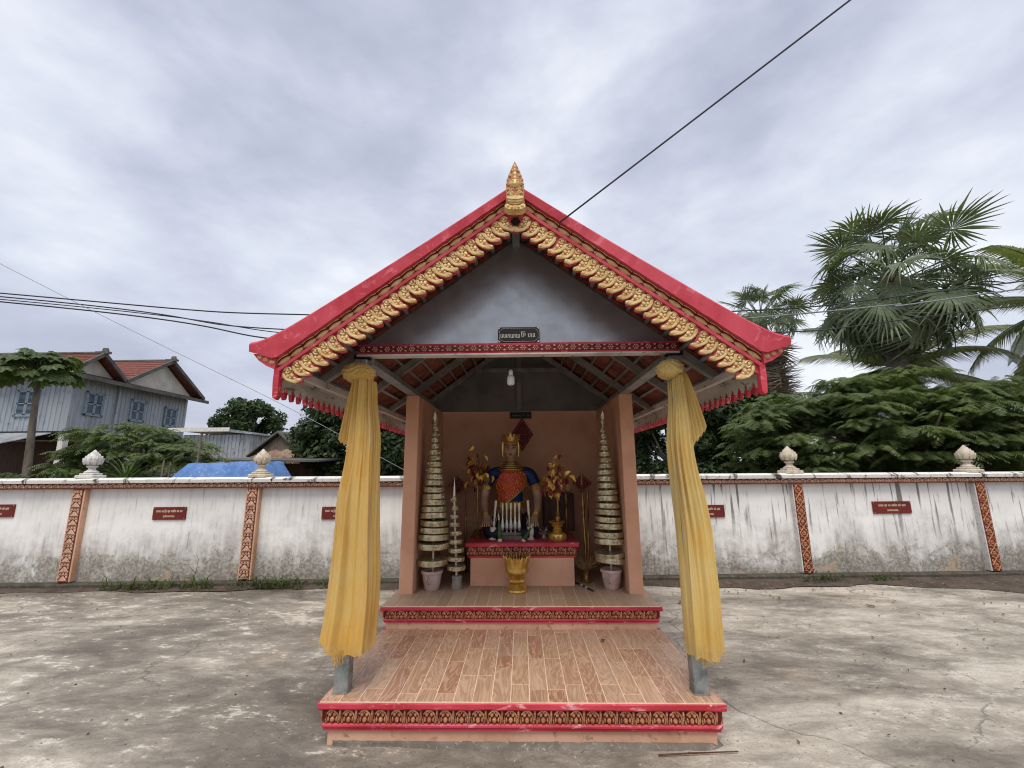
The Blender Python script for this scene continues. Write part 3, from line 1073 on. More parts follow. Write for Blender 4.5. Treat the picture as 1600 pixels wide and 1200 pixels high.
def build_roof():
    roof = part('ridge_beam', G().box((0, 4.75, 3.70), (.06, 3.4, .09)), 'steel_dark', SH)
    # gable panels and the red flowered tie beam below the front one
    for y, mt in ((3.40, 'gable'), (6.46, 'gable_back')):
        zb = 2.80 if y < 4 else 2.60
        xb = (3.725 - zb) / SL
        g = G().prism([(-xb, zb), (xb, zb), (0, 3.725)] if y < 4 else [(-1.54, 2.648), (1.54, 2.648), (0, 3.80)], y - .012, y + .012)
        part('gable_panel', g, mt, SH)
    for y in (3.45, 4.38, 5.30, 6.20):
        for sx in (-1, 1):
            g = G()
            a, b = (0.02, roof_z(0.02, -.045)), (1.66, roof_z(1.66, -.045))
            h = .10
            pts = [(sx * a[0], a[1] - h), (sx * b[0], b[1] - h * .75), (sx * b[0], b[1]), (sx * a[0], a[1])]
            g.prism(pts, y - .03, y + .03)
            part('rafter', g, 'steel_dark', roof)
    for y in (4.38, 5.30, 6.20):
        part('collar_tie', G().box((0, y, 3.22), (1.40, .045, .06)), 'steel_dark', roof)
    part('king_post', G().box((0, 6.415, 3.14), (.07, .05, .95)), 'steel_dark', roof)
    for sx in (-1, 1):
        part('wall_plate', G().box((sx * 1.22, 4.92, 2.665), (.11, 3.1, .052), bev=.004), 'steel_dark', roof)
        part('eave_purlin', G().box((sx * 1.60, 4.72, 2.485), (.05, 3.46, .05)), 'white_board', roof)
        for k in range(12):
            x = .06 + 1.58 * k / 11
            g = G().box((sx * x, 4.72, roof_z(x, -.022)), (.028, 3.46, .036), rot=(0, sx * TH, 0))
            part('batten', g, 'steel_dark', roof)
    # clay tiles, lapped in courses, seen from below
    L = .30
    tg = G()
    vs, fs = [], []
    for i, (u, h) in enumerate(((-.135, .0), (-.10, .014), (-.05, .002), (0, -.004), (.05, .002), (.10, .014), (.135, 0))):
        for s_, t in ((-.5, .0), (.5, .0)):
            for q in (0, .012):
                vs.append((s_ * L, u, h + q))
    for i in range(6):
        a, b = i * 4, i * 4 + 4
        fs += [(a, a + 2, b + 2, b), (a + 1, b + 1, b + 3, a + 3), (a, b, b + 1, a + 1), (a + 2, a + 3, b + 3, b + 2)]
    tg.add(vs, fs)
    tm = tg.mesh('roof_tile', 'terracotta', fix=True)
    nrow, ncol = 10, 13
    for sx in (-1, 1):
        for r in range(nrow):
            d = .09 + (1.955 - .09) * r / (nrow - 1)
            x = d * math.cos(TH)
            for c in range(ncol):
                y = 3.12 + .267 * c
                inst('roof_tile', tm, roof, (sx * x, y, roof_z(x, .012)), (0, sx * (TH - .045), 0))
    # ridge capping
    g = G().prism([(-.16, 3.78), (-.13, 3.80), (0, 3.90), (.13, 3.80), (.16, 3.78), (.0, 3.86)], 3.06, 6.6)
    part('ridge_cap', g, 'red', roof)
    return roof


ROOF = build_roof()


def build_beam():
    b = part('flower_beam', G().box((0, 3.352, 2.744), (2.56, .07, .088), bev=.005), 'red', SH)
    part('beam_fillet', G().box((0, 3.313, 2.744), (2.55, .010, .046)), 'dark_red', b)
    part('beam_lip', G().box((0, 3.345, 2.694), (2.56, .09, .012)), 'white_board', b)
    g = G()
    for k in range(6):
        a = k * PI / 3
        g.dome((.0175 * math.cos(a), 0, .0165 * math.sin(a)), .0072, seg=6, h=.007)
    g.dome((0, -.001, 0), .006, seg=8, h=.009)
    fm = g.mesh('flower', 'carved', fix=True)
    g = G()
    for sz in (-1, 1):
        g.prism([(-.013, sz * .017), (0, sz * .023), (.013, sz * .017), (0, sz * .008)][::sz], -.008, 0, inset=.2)
    pm = g.mesh('petal_pair', 'carved', fix=True)
    for k in range(26):
        x = -1.235 + k * .0988
        inst('flower', fm, b, (x, 3.3075, 2.744))
        if k < 25:
            inst('petal_pair', pm, b, (x + .0494, 3.3075, 2.744))


build_beam()

YF = 2.95


def low(x):          # lower line of the carved verge
    return 3.62 - .745 * x


def build_barge(sx):
    """one sloping verge: red coping, gilded leaf band, pink fillet, hanging scroll ornaments"""
    top = [(0, 3.915), (.3, 3.70), (.6, 3.49), (.9, 3.285), (1.2, 3.082), (1.45, 2.915), (1.62, 2.805), (1.75, 2.732), (1.82, 2.702), (1.885, 2.690)]
    X = 1.70
    # coping: wavering hand-plastered face
    random.seed(40 + sx)
    g = G()
    vs, fs = [], []
    n = 46
    for k in range(n):
        x = 1.885 * k / (n - 1)
        for q in range(len(top) - 1):
            if top[q][0] <= x <= top[q + 1][0] + 1e-9:
                t = (x - top[q][0]) / (top[q + 1][0] - top[q][0])
                zt = top[q][1] * (1 - t) + top[q + 1][1] * t
                break
        zb = low(x) + .212 if x < X - .02 else 2.566 + max(0, x - X) * .30
        w1, w2 = random.uniform(-.005, .005), random.uniform(-.005, .005)
        if x > 1.72:
            w1 = w2 = 0
        vs += [(sx * x, YF - .055 + w1, zb), (sx * x, YF - .062 + w2, zt - .02 + w1 * .6), (sx * x, YF - .045, zt), (sx * x, YF + .17, zt - .01), (sx * x, YF + .17, zb + .02)]
    for k in range(n - 1):
        for q in range(5):
            a, b = k * 5 + q, k * 5 + (q + 1) % 5
            fs.append((a, b, b + 5, a + 5))
    fs += [tuple(range(5)), tuple((n - 1) * 5 + q for q in (4, 3, 2, 1, 0))]
    g.add(vs, fs)
    bar = part('verge_coping', g, 'red', SH)

    def strip(o0, o1, ya, yb, x0=.02, x1=X):
        return G().prism([(sx * x0, low(x0) + o0), (sx * x1, low(x1) + o0), (sx * x1, low(x1) + o1), (sx * x0, low(x0) + o1)], ya, yb)
    part('band_bed', strip(.143, .216, YF, YF + .05), 'dark_red', bar)
    part('fillet', strip(.117, .146, YF - .022, YF + .05), 'red', bar)
    # backing board with a lobed lower edge
    g = strip(.06, .12, YF + .004, YF + .035)
    lob = [(.042, .088), (.034, .118), (-.045, .118), (-.05, .06), (-.07, .025), (-.1, .012), (-.103, -.012), (-.07, -.022), (-.02, -.012), (.022, .018), (.042, .055)]
    N = 26
    pos = []
    for k in range(N):
        x = .085 + k * .0614 + (.008 if (k // 4) % 2 else 0)
        pos.append(x)
        g.prism([(sx * (x + a), low(x) + b + .008 - .0) for a, b in lob], YF + .006, YF + .03)
    part('backing_board', g, 'red', bar)
    # carved comma scroll
    plate = [(.036, .085), (.028, .109), (.004, .115), (-.024, .107), (-.038, .085), (-.042, .06), (-.058, .032), (-.08, .018), (-.096, .012), (-.092, -.006), (-.06, -.012), (-.02, .001), (.018, .028), (.036, .058)]
    com = [(.037, .07), (.031, .04), (.012, .014), (-.02, -.004), (-.06, -.013), (-.093, -.005), (-.097, .014), (-.078, .02), (-.05, .010), (-.02, .016), (.008, .038), (.02, .066)]
    gp = G().prism([(sx * a, b) for a, b in plate], -.008, 0, inset=.05)  # darker gold plate behind the relief paints in the shade of the crevices
    g = G().prism([(sx * a, b) for a, b in com], -.017, -.004, inset=.18)
    sp = []
    for k in range(15):
        a = .2 + k / 14 * 2.6 * PI
        q = .029 * (1 - .72 * k / 14)
        sp.append((sx * (-.004 + q * math.cos(a)), -.009 - .004 * k / 14, .082 + q * math.sin(a)))
    g.tube(sp, .0065, 6)
    for (a, b, r_, h) in ((-.004, .082, .010, .018), (-.033, .046, .016, .016), (-.006, .044, .014, .016), (-.052, .026, .011, .015), (-.088, .005, .013, .021), (-.02, .028, .010, .014)):
        g.dome((sx * a, -.004, b), r_, seg=8, h=h)
    cms = []
    for v_ in range(3):
        cm = g.mesh('scroll_ornament', 'gold', smooth=35, fix=True)
        n0 = len(cm.polygons)
        bm = bmesh.new(); bm.from_mesh(cm)
        pm = gp.mesh('plate', 'old_gold', fix=True)
        bm.from_mesh(pm)
        bm.to_mesh(cm); bm.free()
        cm.materials.append(M['old_gold'])
        for p in cm.polygons:
            if p.index >= n0:
                p.material_index = 1
        rr = random.Random(v_ * 7 + 3)
        for vv in cm.vertices:      # hand-made unevenness
            vv.co.x += .0022 * math.sin(vv.co.z * 90 + v_ * 2.1)
            vv.co.z += .0022 * math.sin(vv.co.x * 80 + v_ * 1.3)
        cms.append(cm)
    for k, x in enumerate(pos):
        inst('scroll_ornament', cms[(k * 7 + k // 3) % 3], bar, (sx * x, YF + .006, low(x) + random.uniform(-.004, .004)), (0, random.uniform(-.10, .10), 0), [random.uniform(.97, 1.08)] * 3)
    # gilded leaf band
    g = G()
    vs, fs = [], []
    m = 7
    for k in range(m):
        t = k / (m - 1)
        w = .019 * math.sin(PI * (.06 + .88 * t)) ** .8
        u = -.052 + .104 * t
        vs += [(u, -.002, -w), (u, -.014 * math.sin(PI * (.1 + .8 * t)) - .003, 0), (u, -.002, w)]
    for k in range(m - 1):
        a = k * 3
        fs += [(a, a + 3, a + 4, a + 1), (a + 1, a + 4, a + 5, a + 2)]
    g.add(vs, fs)
    for s_ in (-1, 1):
        g.tube([(-.05, -.006, s_ * .026), (0, -.01, s_ * .03), (.05, -.006, s_ * .024)], .004, 5)
    lm = g.mesh('gilded_leaf', 'gold', smooth=50, fix=True)
    for k in range(19):
        x = .10 + k * .0865
        inst('gilded_leaf', lm, bar, (sx * x, YF + .001, low(x) + .181), (0, sx * math.atan(.745), 0))
    # boxed tip under the flared end and the hanging red stub that closes the eave
    g = G().prism([(sx * 1.70, 2.50), (sx * 1.76, 2.52), (sx * 1.82, 2.56), (sx * 1.865, 2.61), (sx * 1.70, 2.60)], YF - .035, YF + .16)
    part('verge_tip', g, 'red', bar)
    g = G()
    for k in range(3):
        g.dome((sx * (1.725 + .045 * k), YF - .034, 2.548 + .02 * k), .024, seg=7, h=.012)
    part('tip_carving', g, 'old_gold', bar)
    g = G().prism([(sx * 1.675, 2.50), (sx * 1.672, 2.31), (sx * 1.69, 2.285), (sx * 1.708, 2.30), (sx * 1.715, 2.41), (sx * 1.712, 2.52)], YF - .02, YF + .03)
    part('eave_stub', g, 'red_worn', bar)
    # white eave board with cut-out red fringe
    g = G().box((sx * 1.70, 4.72, 2.415), (.022, 3.48, .125))
    eb = part('eave_board', g, 'white_board', SH)
    part('board_lip', G().box((sx * 1.683, 4.72, 2.472), (.05, 3.48, .014)), 'white_board', eb)
    g = G().prism([(-.034, .012), (.012, .05), (.024, .018), (.05, .0), (.03, -.05), (.006, -.062), (-.018, -.04)], -.012, .012)
    fm = g.mesh('fringe_tooth', 'red_worn', fix=True)
    for k in range(33):
        y = 3.06 + k * .104
        inst('fringe_tooth', fm, eb, (sx * 1.70, y, 2.352), (0, 0, PI / 2), (.62, 1.1, .85))
    for k in range(12):
        g = G().box((0, 0, 0), (.008, .014, .05)).box((0, 0, -.025), (.01, .03, .008)).box((0, 0, .025), (.01, .024, .008))
        if k == 0:
            hk = g.mesh('board_clip', 'black')
        inst('board_clip', hk, eb, (sx * 1.655, 3.2 + k * .29, 2.50), (.15 * (k % 3 - 1), 0, 0))


for _s in (-1, 1):
    build_barge(_s)


def build_roof_finial():
    Y = YF - .115
    out = [(-.055, 3.665), (-.078, 3.70), (-.084, 3.76), (-.083, 3.85), (-.075, 3.90), (-.058, 3.955), (-.034, 4.02), (-.012, 4.075), (0, 4.10), (.012, 4.075), (.034, 4.02), (.058, 3.955), (.075, 3.90), (.083, 3.85), (.084, 3.76), (.078, 3.70), (.055, 3.665)]
    f = part('roof_finial', G().prism(out[::-1], Y - .02, Y + .16, inset=.06), 'old_gold', SH)
    f.location, f.scale = (0, 0, .683), (.84, 1, .82)
    g = G()
    yy = Y - .018

    def scroll(x, z, r, s):
        pts = []
        for k in range(13):
            a = k / 12 * 2.3 * PI
            q = r * (1 - .72 * k / 12)
            pts.append((x + s * q * math.cos(a), yy - .004 - .008 * k / 12, z + q * math.sin(a)))
        g.tube(pts, r * .24, 5)
        g.dome((x, yy, z), r * .4, seg=7, h=.02)
    for s in (-1, 1):
        scroll(s * .036, 3.758, .027, s)
        scroll(s * .062, 3.80, .013, -s)
        scroll(s * .058, 3.852, .017, s)
        scroll(s * .064, 3.895, .010, s)
        scroll(s * .044, 3.937, .013, s)
        scroll(s * .028, 3.985, .009, -s)
        for k in range(3):
            g.dome((s * (.012 + .016 * k), yy, 3.802 - .004 * k), .009, seg=6, h=.014)
    # kala-like boss, forehead leaf, flame tip
    g.dome((0, yy, 3.86), .036, seg=10, h=.028, sx=1.25)
    g.dome((0, yy - .018, 3.842), .014, seg=7, h=.018, sx=1.3)
    for s in (-1, 1):
        g.dome((s * .018, yy - .018, 3.874), .010, seg=7, h=.014)
    g.dome((0, yy, 3.91), .022, seg=8, h=.024, sz=1.2)
    g.dome((0, yy, 3.952), .018, seg=8, h=.022, sz=1.3)
    g.dome((0, yy, 3.99), .013, seg=8, h=.02, sz=1.5)
    g.dome((0, yy, 4.03), .010, seg=8, h=.016, sz=2.2)
    part('finial_carving', g, 'gold', f, smooth=45)
    g = G()
    for k, (rx, z, h) in enumerate(((.084, 3.705, .020), (.074, 3.685, .018), (.056, 3.668, .016))):
        g.prism([(rx * math.cos(a), z + .020 * math.sin(a)) for a in [2 * PI * i / 14 for i in range(14)]], Y - .045 + .008 * k, Y + .10, inset=.12)
    part('finial_cup', g, 'gold', f, smooth=40)
    g = G()
    for s in (-1, 1):
        pts = [(s * .0, .0), (s * .035, .012), (s * .075, .03), (s * .095, .018), (s * .09, -.008), (s * .06, -.03), (s * .0, -.034)]
        g.prism([(a, 3.628 + b) for a, b in pts][::s], Y - .03, Y + .04, inset=.15)
        g.dome((s * .062, Y - .026, 3.635), .017, seg=8, h=.014)
        g.dome((s * .028, Y - .026, 3.618), .014, seg=8, h=.014)
    g.dome((0, Y + .02, 3.63), .045, seg=10, h=.05, sz=.9)
    part('finial_root', g, 'gold', f, smooth=40)


build_roof_finial()


# ================================================================== signs and lamp on the shrine
def build_signs():
    r = thing('name_sign', 'black name board with cream Khmer lettering above the flowered beam', 'sign', (-.012, 3.335, 2.856))
    part('board', G().box((0, 0, 0), (.334, .02, .13), bev=.004), 'black_board', r)
    b = G()
    w, h = .155, .055
    pts = [(-w, -h + .022), (-w + .03, -h), (w - .03, -h), (w, -h + .022), (w, h - .022), (w - .03, h), (-w + .03, h), (-w, h - .022)]
    b.tube([(x, -.0105, z) for x, z in pts + pts[:1]], 0.0011, 4, cap=False)
    for sx in (-1, 1):
        for sz in (-1, 1):
            b.prism([(sx * .163, sz * .061), (sx * .145, sz * .061), (sx * .163, sz * .045)], -.0125, -.0095)
    part('border', b, 'letter_white', r)
    inst('lettering', text_mesh('េលាកយាយ', .05, 'letter_white', .0015, .74), r, (-.068, -.0125, -.010))
    inst('lettering', text_mesh('ែម៉', .058, 'letter_white', .0015, .72), r, (.038, -.0125, -.004))
    inst('lettering', text_mesh('បាន', .054, 'letter_white', .0015, .74), r, (.103, -.0125, -.006))
    r = thing('small_name_sign', 'small dark name board high on the inner back wall', 'sign', (-.006, 6.515, 2.595))
    part('board', G().box((0, 0, 0), (.325, .02, .10), bev=.004), 'black_board', r)
    inst('lettering', text_mesh('េលាកយាយ  ែម  បាន', .042, 'incense', .0015, .8), r, (0, -.0125, -.004))
    r = thing('hanging_bulb', 'white unlit bulb hanging on a cord below the flowered beam', 'lamp', (-.085, 3.62, 2.52))
    part('cord', G().tube([(0, 0, .105), (.002, 0, .16), (-.004, 0, .24)], .004, 6), 'wire', r)
    part('socket', G().lathe([(.012, .115), (.018, .105), (.019, .075), (.016, .07)], 12), 'plastic_white', r, smooth=40)
    part('bulb', G().lathe([(.016, .07), (.026, .06), (.032, .045), (.032, -.004), (.026, -.016), (.01, -.02)], 14), 'plastic_white', r, smooth=40)
    g = G().box((0, 0, .248), (.05, .05, .012))
    part('ceiling_rose', g, 'plastic_white', r)


build_signs()


# ================================================================== curtains
def interp(tab, z):
    tab = sorted(tab)
    if z <= tab[0][0]:
        return tab[0][1:]
    for a, b in zip(tab, tab[1:]):
        if z <= b[0]:
            t = (z - a[0]) / (b[0] - a[0])
            t = t * t * (3 - 2 * t)
            return tuple(p * (1 - t) + q * t for p, q in zip(a[1:], b[1:]))
    return tab[-1][1:]


def build_curtain(side, label, tab, zb, mat, px, seed):
    """gauze gathered on the post: rosette knot, long pleated fall, short outer flap, frayed hem"""
    random.seed(seed)
    root = thing('curtain', label, 'curtain', (px, 3.36, 0), 0, 'gold curtains tied to the front posts')
    ph = [random.uniform(0, 6.28) for _ in range(8)]
    zt = 2.50

    ridges = []
    for k in range(36):
        v0 = random.choice((-.2, -.2, -.2, .1, .25))
        ridges.append((random.uniform(0, 2 * PI), random.uniform(.05, .15), random.uniform(.09, .21) * random.choice((1, 1, -.9)), random.uniform(-.9, .9) * .5, v0, random.choice((.6, 1.5, 1.5, 1.5))))

    def fall(u, v):
        z = zt + (zb - zt) * v
        c, hw = interp(tab, z)
        a = 2 * PI * u
        r = 1 + .05 * math.sin(2 * a + ph[2] + 1.5 * v) + .022 * math.sin(19 * a + ph[3]) * (1 - v) + .008 * math.sin(31 * a + 6 * v + ph[0])
        for (ca_, wd, am, dr, v0, v1) in ridges:
            d = (a - ca_ - dr * v + PI) % (2 * PI) - PI
            win = max(0., min(1., (v - v0) * 5)) * max(0., min(1., (v1 - v) * 4))
            w_ = wd * (.75 + .8 * v)
            r += am * win * math.exp(-(d / w_) ** 2) * (1 - .25 * v)
        hd = .085 + .035 * min(1, v * 2.2)
        ca, sa = math.cos(a), math.sin(a)
        e = .8
        r = (min(r, 1.28) if r > 1 else max(r, .70)) * .86
        x = c - px + hw * r * math.copysign(abs(ca) ** e, ca)
        y = -.005 + hd * (.86 + (r - .86) * 2.4) * math.copysign(abs(sa) ** e, sa) - .012 * math.sin(3 * v * PI + ph[4])
        dz = 0
        if v > .9:
            dz = (.012 * math.sin(3 * a + ph[5]) + .006 * math.sin(9 * a + ph[6]) + .02 * side * ca + .03 * (sa + 1) * .5) * (v - .9) * 10
        x += .008 * math.sin(7 * v + ph[7]) * v
        return (x, y, z + dz)
    g = G().grid(fall, 300, 60, closed=True)
    part('pleated_fall', g, mat, root, smooth='all', fix=False)
    # frayed threads at the hem
    g = G()
    for k in range(150):
        u = random.random()
        p = Vector(fall(u, 1.0))
        q = p + Vector((random.uniform(-.012, .012), random.uniform(-.006, .006), -random.uniform(.006, .034)))
        d = Vector((.0012, 0, 0))
        g.add([p - d + Vector((0, 0, .01)), p + d + Vector((0, 0, .01)), q], [(0, 1, 2)])
    for k in range(26):          # the tied tassel of loose threads
        p = Vector((side * .02 + random.uniform(-.03, .05), -.10, zb + .03))
        q = p + Vector((random.uniform(-.03, .03), random.uniform(-.01, .01), -random.uniform(.05, .11)))
        g.tube([p, (p + q) / 2 + Vector((random.uniform(-.012, .012), 0, 0)), q], .0016, 4)
    part('frayed_hem', g, mat, root, fix=False)['kind'] = 'stuff'
    # shorter outer flap
    c0, h0 = interp(tab, 2.46)
    x_top, x_in, x_out, z_in, z_out = (c0 - px) + side * h0 * .35, (.0 if side < 0 else .06), side * (.142 if side < 0 else .205), 1.96, (2.03 if side < 0 else 2.10)

    def flap(u, v):
        vv = v
        xb = x_in + (x_out - x_in) * u
        zbm = z_in + (z_out - z_in) * u + .022 * (abs(((u * 4) % 1) - .5) * 4 - 1)
        sp = vv ** .85
        x = x_top + side * .03 * u + (xb - x_top - side * .03 * u) * sp
        z = 2.52 + (zbm - 2.52) * vv
        y = -.075 - .03 * u * (1 - u) - (.02 * (abs(((u * 4 + .15 * v) % 1) - .5) * 4 - 1)) * (.4 + .6 * vv) + .06 * u * vv
        return (x, y, z)
    part('outer_flap', G().grid(flap, 44, 24), mat, root, smooth='all', fix=False)
    # rosette knot
    kx = -.01 if side < 0 else -.045

    def crumple(d, th, ph_):
        w1 = 5 * ph_ + 4 * math.sin(2 * th + ph[3]) + 2 * math.sin(3 * ph_ + ph[4])
        sw = (1 - abs(math.sin(w1 + ph[0]))) * 1.1 + (1 - abs(math.sin(7 * th + 3 * math.sin(2 * ph_ + ph[1])))) * .8 + .3 * math.sin(17 * ph_ + 9 * th)
        return .90 + .10 * sw + .05 * math.sin(2 * ph_ + th + ph[2])
    g = G().ball((kx, -.03, 2.555), 1.0, 64, 34, (.124 if side < 0 else .108, .125, .082), crumple)
    part('rosette_knot', g, mat, root, smooth='all', fix=False)
    return root


build_curtain(-1, 'golden gauze curtain tied around the post on the house side', [(2.6, -1.246, .066), (2.41, -1.244, .080), (1.96, -1.236, .118), (1.49, -1.249, .155), (.83, -1.255, .18), (.53, -1.262, .185)], .545, 'curtain', -1.277, 11)
build_curtain(1, 'paler golden gauze curtain tied around the post on the palm side', [(2.6, 1.222, .054), (2.41, 1.222, .066), (1.95, 1.214, .086), (1.26, 1.262, .112), (.83, 1.272, .122), (.5, 1.278, .126)], .535, 'curtain_pale', 1.215, 12)


# ================================================================== altar
def build_altar():
    r = thing('altar', 'salmon block altar with carved red and gold top edge inside the shrine', 'altar', (-.006, 5.2, .496))
    part('body', G().box((0, .66, .153), (1.185, 1.27, .306), bev=.004), 'salmon', r)
    part('top_slab', G().box((0, .645, .449), (1.30, 1.33, .05), bev=.008), 'red_worn', r)
    bed = part('carved_band', G().box((0, .665, .378), (1.25, 1.31, .096)), 'dark_red', r)
    me = motif_lotus().mesh('lotus_motif', 'old_gold', smooth=30, fix=True)
    for k in range(12):
        inst('lotus_motif', me, bed, (-.575 + k * .1035 - .01, .009, .378), (0, 0, 0), (.9, 1, 1.05))
    part('lower_lip', G().box((0, .665, .318), (1.23, 1.30, .026), bev=.008), 'red_worn', r)


build_altar()
AT = .97        # altar top


# ================================================================== the statue
def head_mesh():
    """carved head, front at -Y, chin at z=0, top at about .29; features pushed out of one surface"""
    seg, rings = 40, 30
    vs, fs = [], []
    for i in range(rings + 1):
        th = PI * i / rings
        for k in range(seg):
            ph = 2 * PI * k / seg
            d = Vector((math.sin(th) * math.sin(ph), -math.sin(th) * math.cos(ph), math.cos(th)))
            x, y, z = d.x * .105, d.y * .125, .148 + d.z * .15
            jaw = max(0, min(1, (.11 - z) / .11))
            x *= 1 - .34 * jaw ** 1.4
            if d.y < 0:
                y *= 1 - .10 * jaw
                gx = lambda s, c: math.exp(-((x - c) / s) ** 2)
                gz = lambda s, c: math.exp(-((z - c) / s) ** 2)
                y -= .026 * gx(.014, 0) * (gz(.022, .112) + .55 * gz(.03, .145))        # nose
                y += .012 * (gx(.022, .042) + gx(.022, -.042)) * gz(.016, .152)           # eye sockets
                y -= .008 * gx(.06, 0) * gz(.012, .178)                                   # brow
                y -= .010 * gx(.024, 0) * gz(.010, .070)                                  # lips
                y -= .010 * gx(.022, 0) * gz(.018, .020)                                  # chin
                y -= .006 * (gx(.03, .055) + gx(.03, -.055)) * gz(.03, .105)              # cheeks
            vs.append((x, y, z))
    for i in range(rings):
        for k in range(seg):
            j = (k + 1) % seg
            fs.append((i * seg + k, i * seg + seg + k, i * seg + seg + j, i * seg + j))
    return vs, fs


def skin_mesh(verts, edges, radii, root, sub=2):
    me = bpy.data.meshes.new('skin_source')
    me.from_pydata(verts, edges, [])
    o = bpy.data.objects.new('skin_source', me)
    COL.objects.link(o)
    sk = o.modifiers.new('skin', 'SKIN')
    sk.use_smooth_shade = True
    lay = me.skin_vertices[0].data
    for i, r in enumerate(radii):
        lay[i].radius = r if isinstance(r, tuple) else (r, r)
        lay[i].use_root = (i == root)
    ss = o.modifiers.new('sub', 'SUBSURF')
    ss.levels = ss.render_levels = sub
    res = bpy.data.meshes.new_from_object(o.evaluated_get(bpy.context.evaluated_depsgraph_get()))
    bpy.data.objects.remove(o)
    vs = [tuple(v.co) for v in res.vertices]
    fs = [tuple(p.vertices) for p in res.polygons]
    bpy.data.meshes.remove(res)
    return vs, fs


def build_statue():
    X0, Y0 = -.144, 5.86
    r = thing('seated_statue', 'seated painted statue with gold crown, blue blouse and red brocade sash', 'statue', (X0, Y0, AT))
    r.scale = (.94, 1, 1)
    V, E_, R = [], [], []

    def chain(pts, start=None):
        prev = start
        for p, q in pts:
            V.append(p); R.append(q)
            if prev is not None:
                E_.append((prev, len(V) - 1))
            prev = len(V) - 1
        return prev
    chain([((0, .02, .16), (.22, .17)), ((0, .0, .34), (.165, .13)), ((0, -.01, .50), (.16, .12)), ((0, -.02, .68), (.19, .13)), ((0, 0, .80), (.13, .10)), ((0, .01, .87), .072), ((0, .0, .97), .064), ((0, 0, 1.02), .05)])
    for s in (-1, 1):
        chain([((s * .15, 0, .80), .095), ((s * .265, .0, .775), .088), ((s * .335, -.01, .64), .074), ((s * .375, -.03, .47), .062), ((s * .36, -.16, .35), .052), ((s * .325, -.29, .25), .040), ((s * .315, -.35, .222), (.045, .026)), ((s * .31, -.41, .205), (.05, .02))], 3)
        # four fingers laid over the knee and a thumb off the side of the palm
        pal = len(V) - 1
        for k, (dx, ln) in enumerate(((-.036, .085), (-.012, .10), (.012, .096), (.035, .076))):
            chain([((s * .31 + dx, -.44, .198), .0125), ((s * .31 + dx * 1.15, -.44 - ln * .5, .188), .0115), ((s * .31 + dx * 1.2, -.44 - ln, .158), .0095)], pal)
        chain([((s * .268, -.365, .218), .014), ((s * .248, -.41, .205), .0125), ((s * .245, -.45, .185), .010)], pal - 1)
        # folded leg: thigh forward to the knee, shin back across
        chain([((s * .15, -.10, .12), .12), ((s * .27, -.34, .10), .085), ((s * .24, -.42, .06), .065), ((s * .02, -.40, .05), .045)], 0)
    vs, fs = skin_mesh(V, E_, R, 0, 2)
    g = G().add(vs, fs)
    hv, hf = head_mesh()
    g.add([(x, y - .02, z + .945) for x, y, z in hv], hf)
    for s in (-1, 1):          # ears with long lobes
        g.ball((s * .105, .0, 1.075), 1, 10, 8, (.014, .026, .05))
    part('body', g, 'skin', r, smooth='all', fix=False)
    HZ = .945
    # eyes, brows, lips, forehead dot
    g = G()
    for s in (-1, 1):
        g.ball((s * .042, -.121, HZ + .150), 1, 12, 8, (.023, .012, .008))
    part('eye_whites', g, 'ivory', r, smooth='all', fix=False)
    g = G()
    for s in (-1, 1):
        g.ball((s * .042, -.131, HZ + .149), 1, 10, 8, (.009, .005, .0085))
        g.tube([(s * .020, -.134, HZ + .148), (s * .032, -.135, HZ + .159), (s * .046, -.132, HZ + .161), (s * .064, -.121, HZ + .152)], .0032, 5)
        g.tube([(s * .016, -.146, HZ + .176), (s * .034, -.146, HZ + .188), (s * .055, -.137, HZ + .188), (s * .076, -.118, HZ + .176)], .0042, 5)
    part('eyes_and_brows', g, 'black', r, smooth='all', fix=False)
    g = G()
    g.tube([(-.026, -.137, HZ + .069), (-.012, -.146, HZ + .074), (0, -.147, HZ + .071), (.012, -.146, HZ + .074), (.026, -.137, HZ + .069)], [.002, .006, .005, .006, .002], 6)
    g.tube([(-.022, -.138, HZ + .066), (0, -.146, HZ + .062), (.022, -.138, HZ + .066)], [.002, .007, .002], 6)
    part('lips', g, 'lip', r, smooth='all', fix=False)
    part('forehead_dot', G().ball((0, -.146, HZ + .205), .009, 10, 6), 'ivory', r, smooth='all', fix=False)
    part('hair', G().ball((0, .012, HZ + .172), 1, 24, 14, (.112, .128, .148), lambda d, th, ph: 1.0 if (d.y > -.55 or d.z > .55) else .80), 'black', r, smooth='all', fix=False)
    # crown: flared band, arched points with jewels, knob
    g = G().lathe([(.108, 0), (.116, .012), (.112, .024), (.122, .055), (.126, .075), (.119, .08), (.10, .06), (.10, 0)], 28, (0, -.004, HZ + .222), 1, 1.08)
    for k in range(15):
        a = 2 * PI * k / 15
        h = .058 if k else .075
        bx, by = .122 * math.sin(a), -.13 * math.cos(a)
        m = Matrix.Translation((bx, by, HZ + .292)) @ Matrix.Rotation(a, 4, 'Z')
        g.prism([(-.024, 0), (.024, 0), (.018, h * .5), (0, h), (-.018, h * .5)], -.006, .006, m, inset=.2)
        g.ball((bx * 1.05, by * 1.05, HZ + .27), .010, 8, 6)
    for s in (-1, 1):
        g.prism([(s * .103, HZ + .03), (s * .118, HZ + .06), (s * .125, HZ + .16), (s * .115, HZ + .24), (s * .100, HZ + .22), (s * .104, HZ + .12)][::s], -.06, -.02)
    cr = part('crown', g, 'bright_gold', r, smooth=35)
    g = G()
    for k in range(7):
        a = (k - 3) * .28
        g.ball((.126 * math.sin(a), -.004 - .138 * math.cos(a), HZ + .238), .007, 8, 6)
    part('crown_jewel', g, 'silver', cr, smooth='all', fix=False)
    g = G()
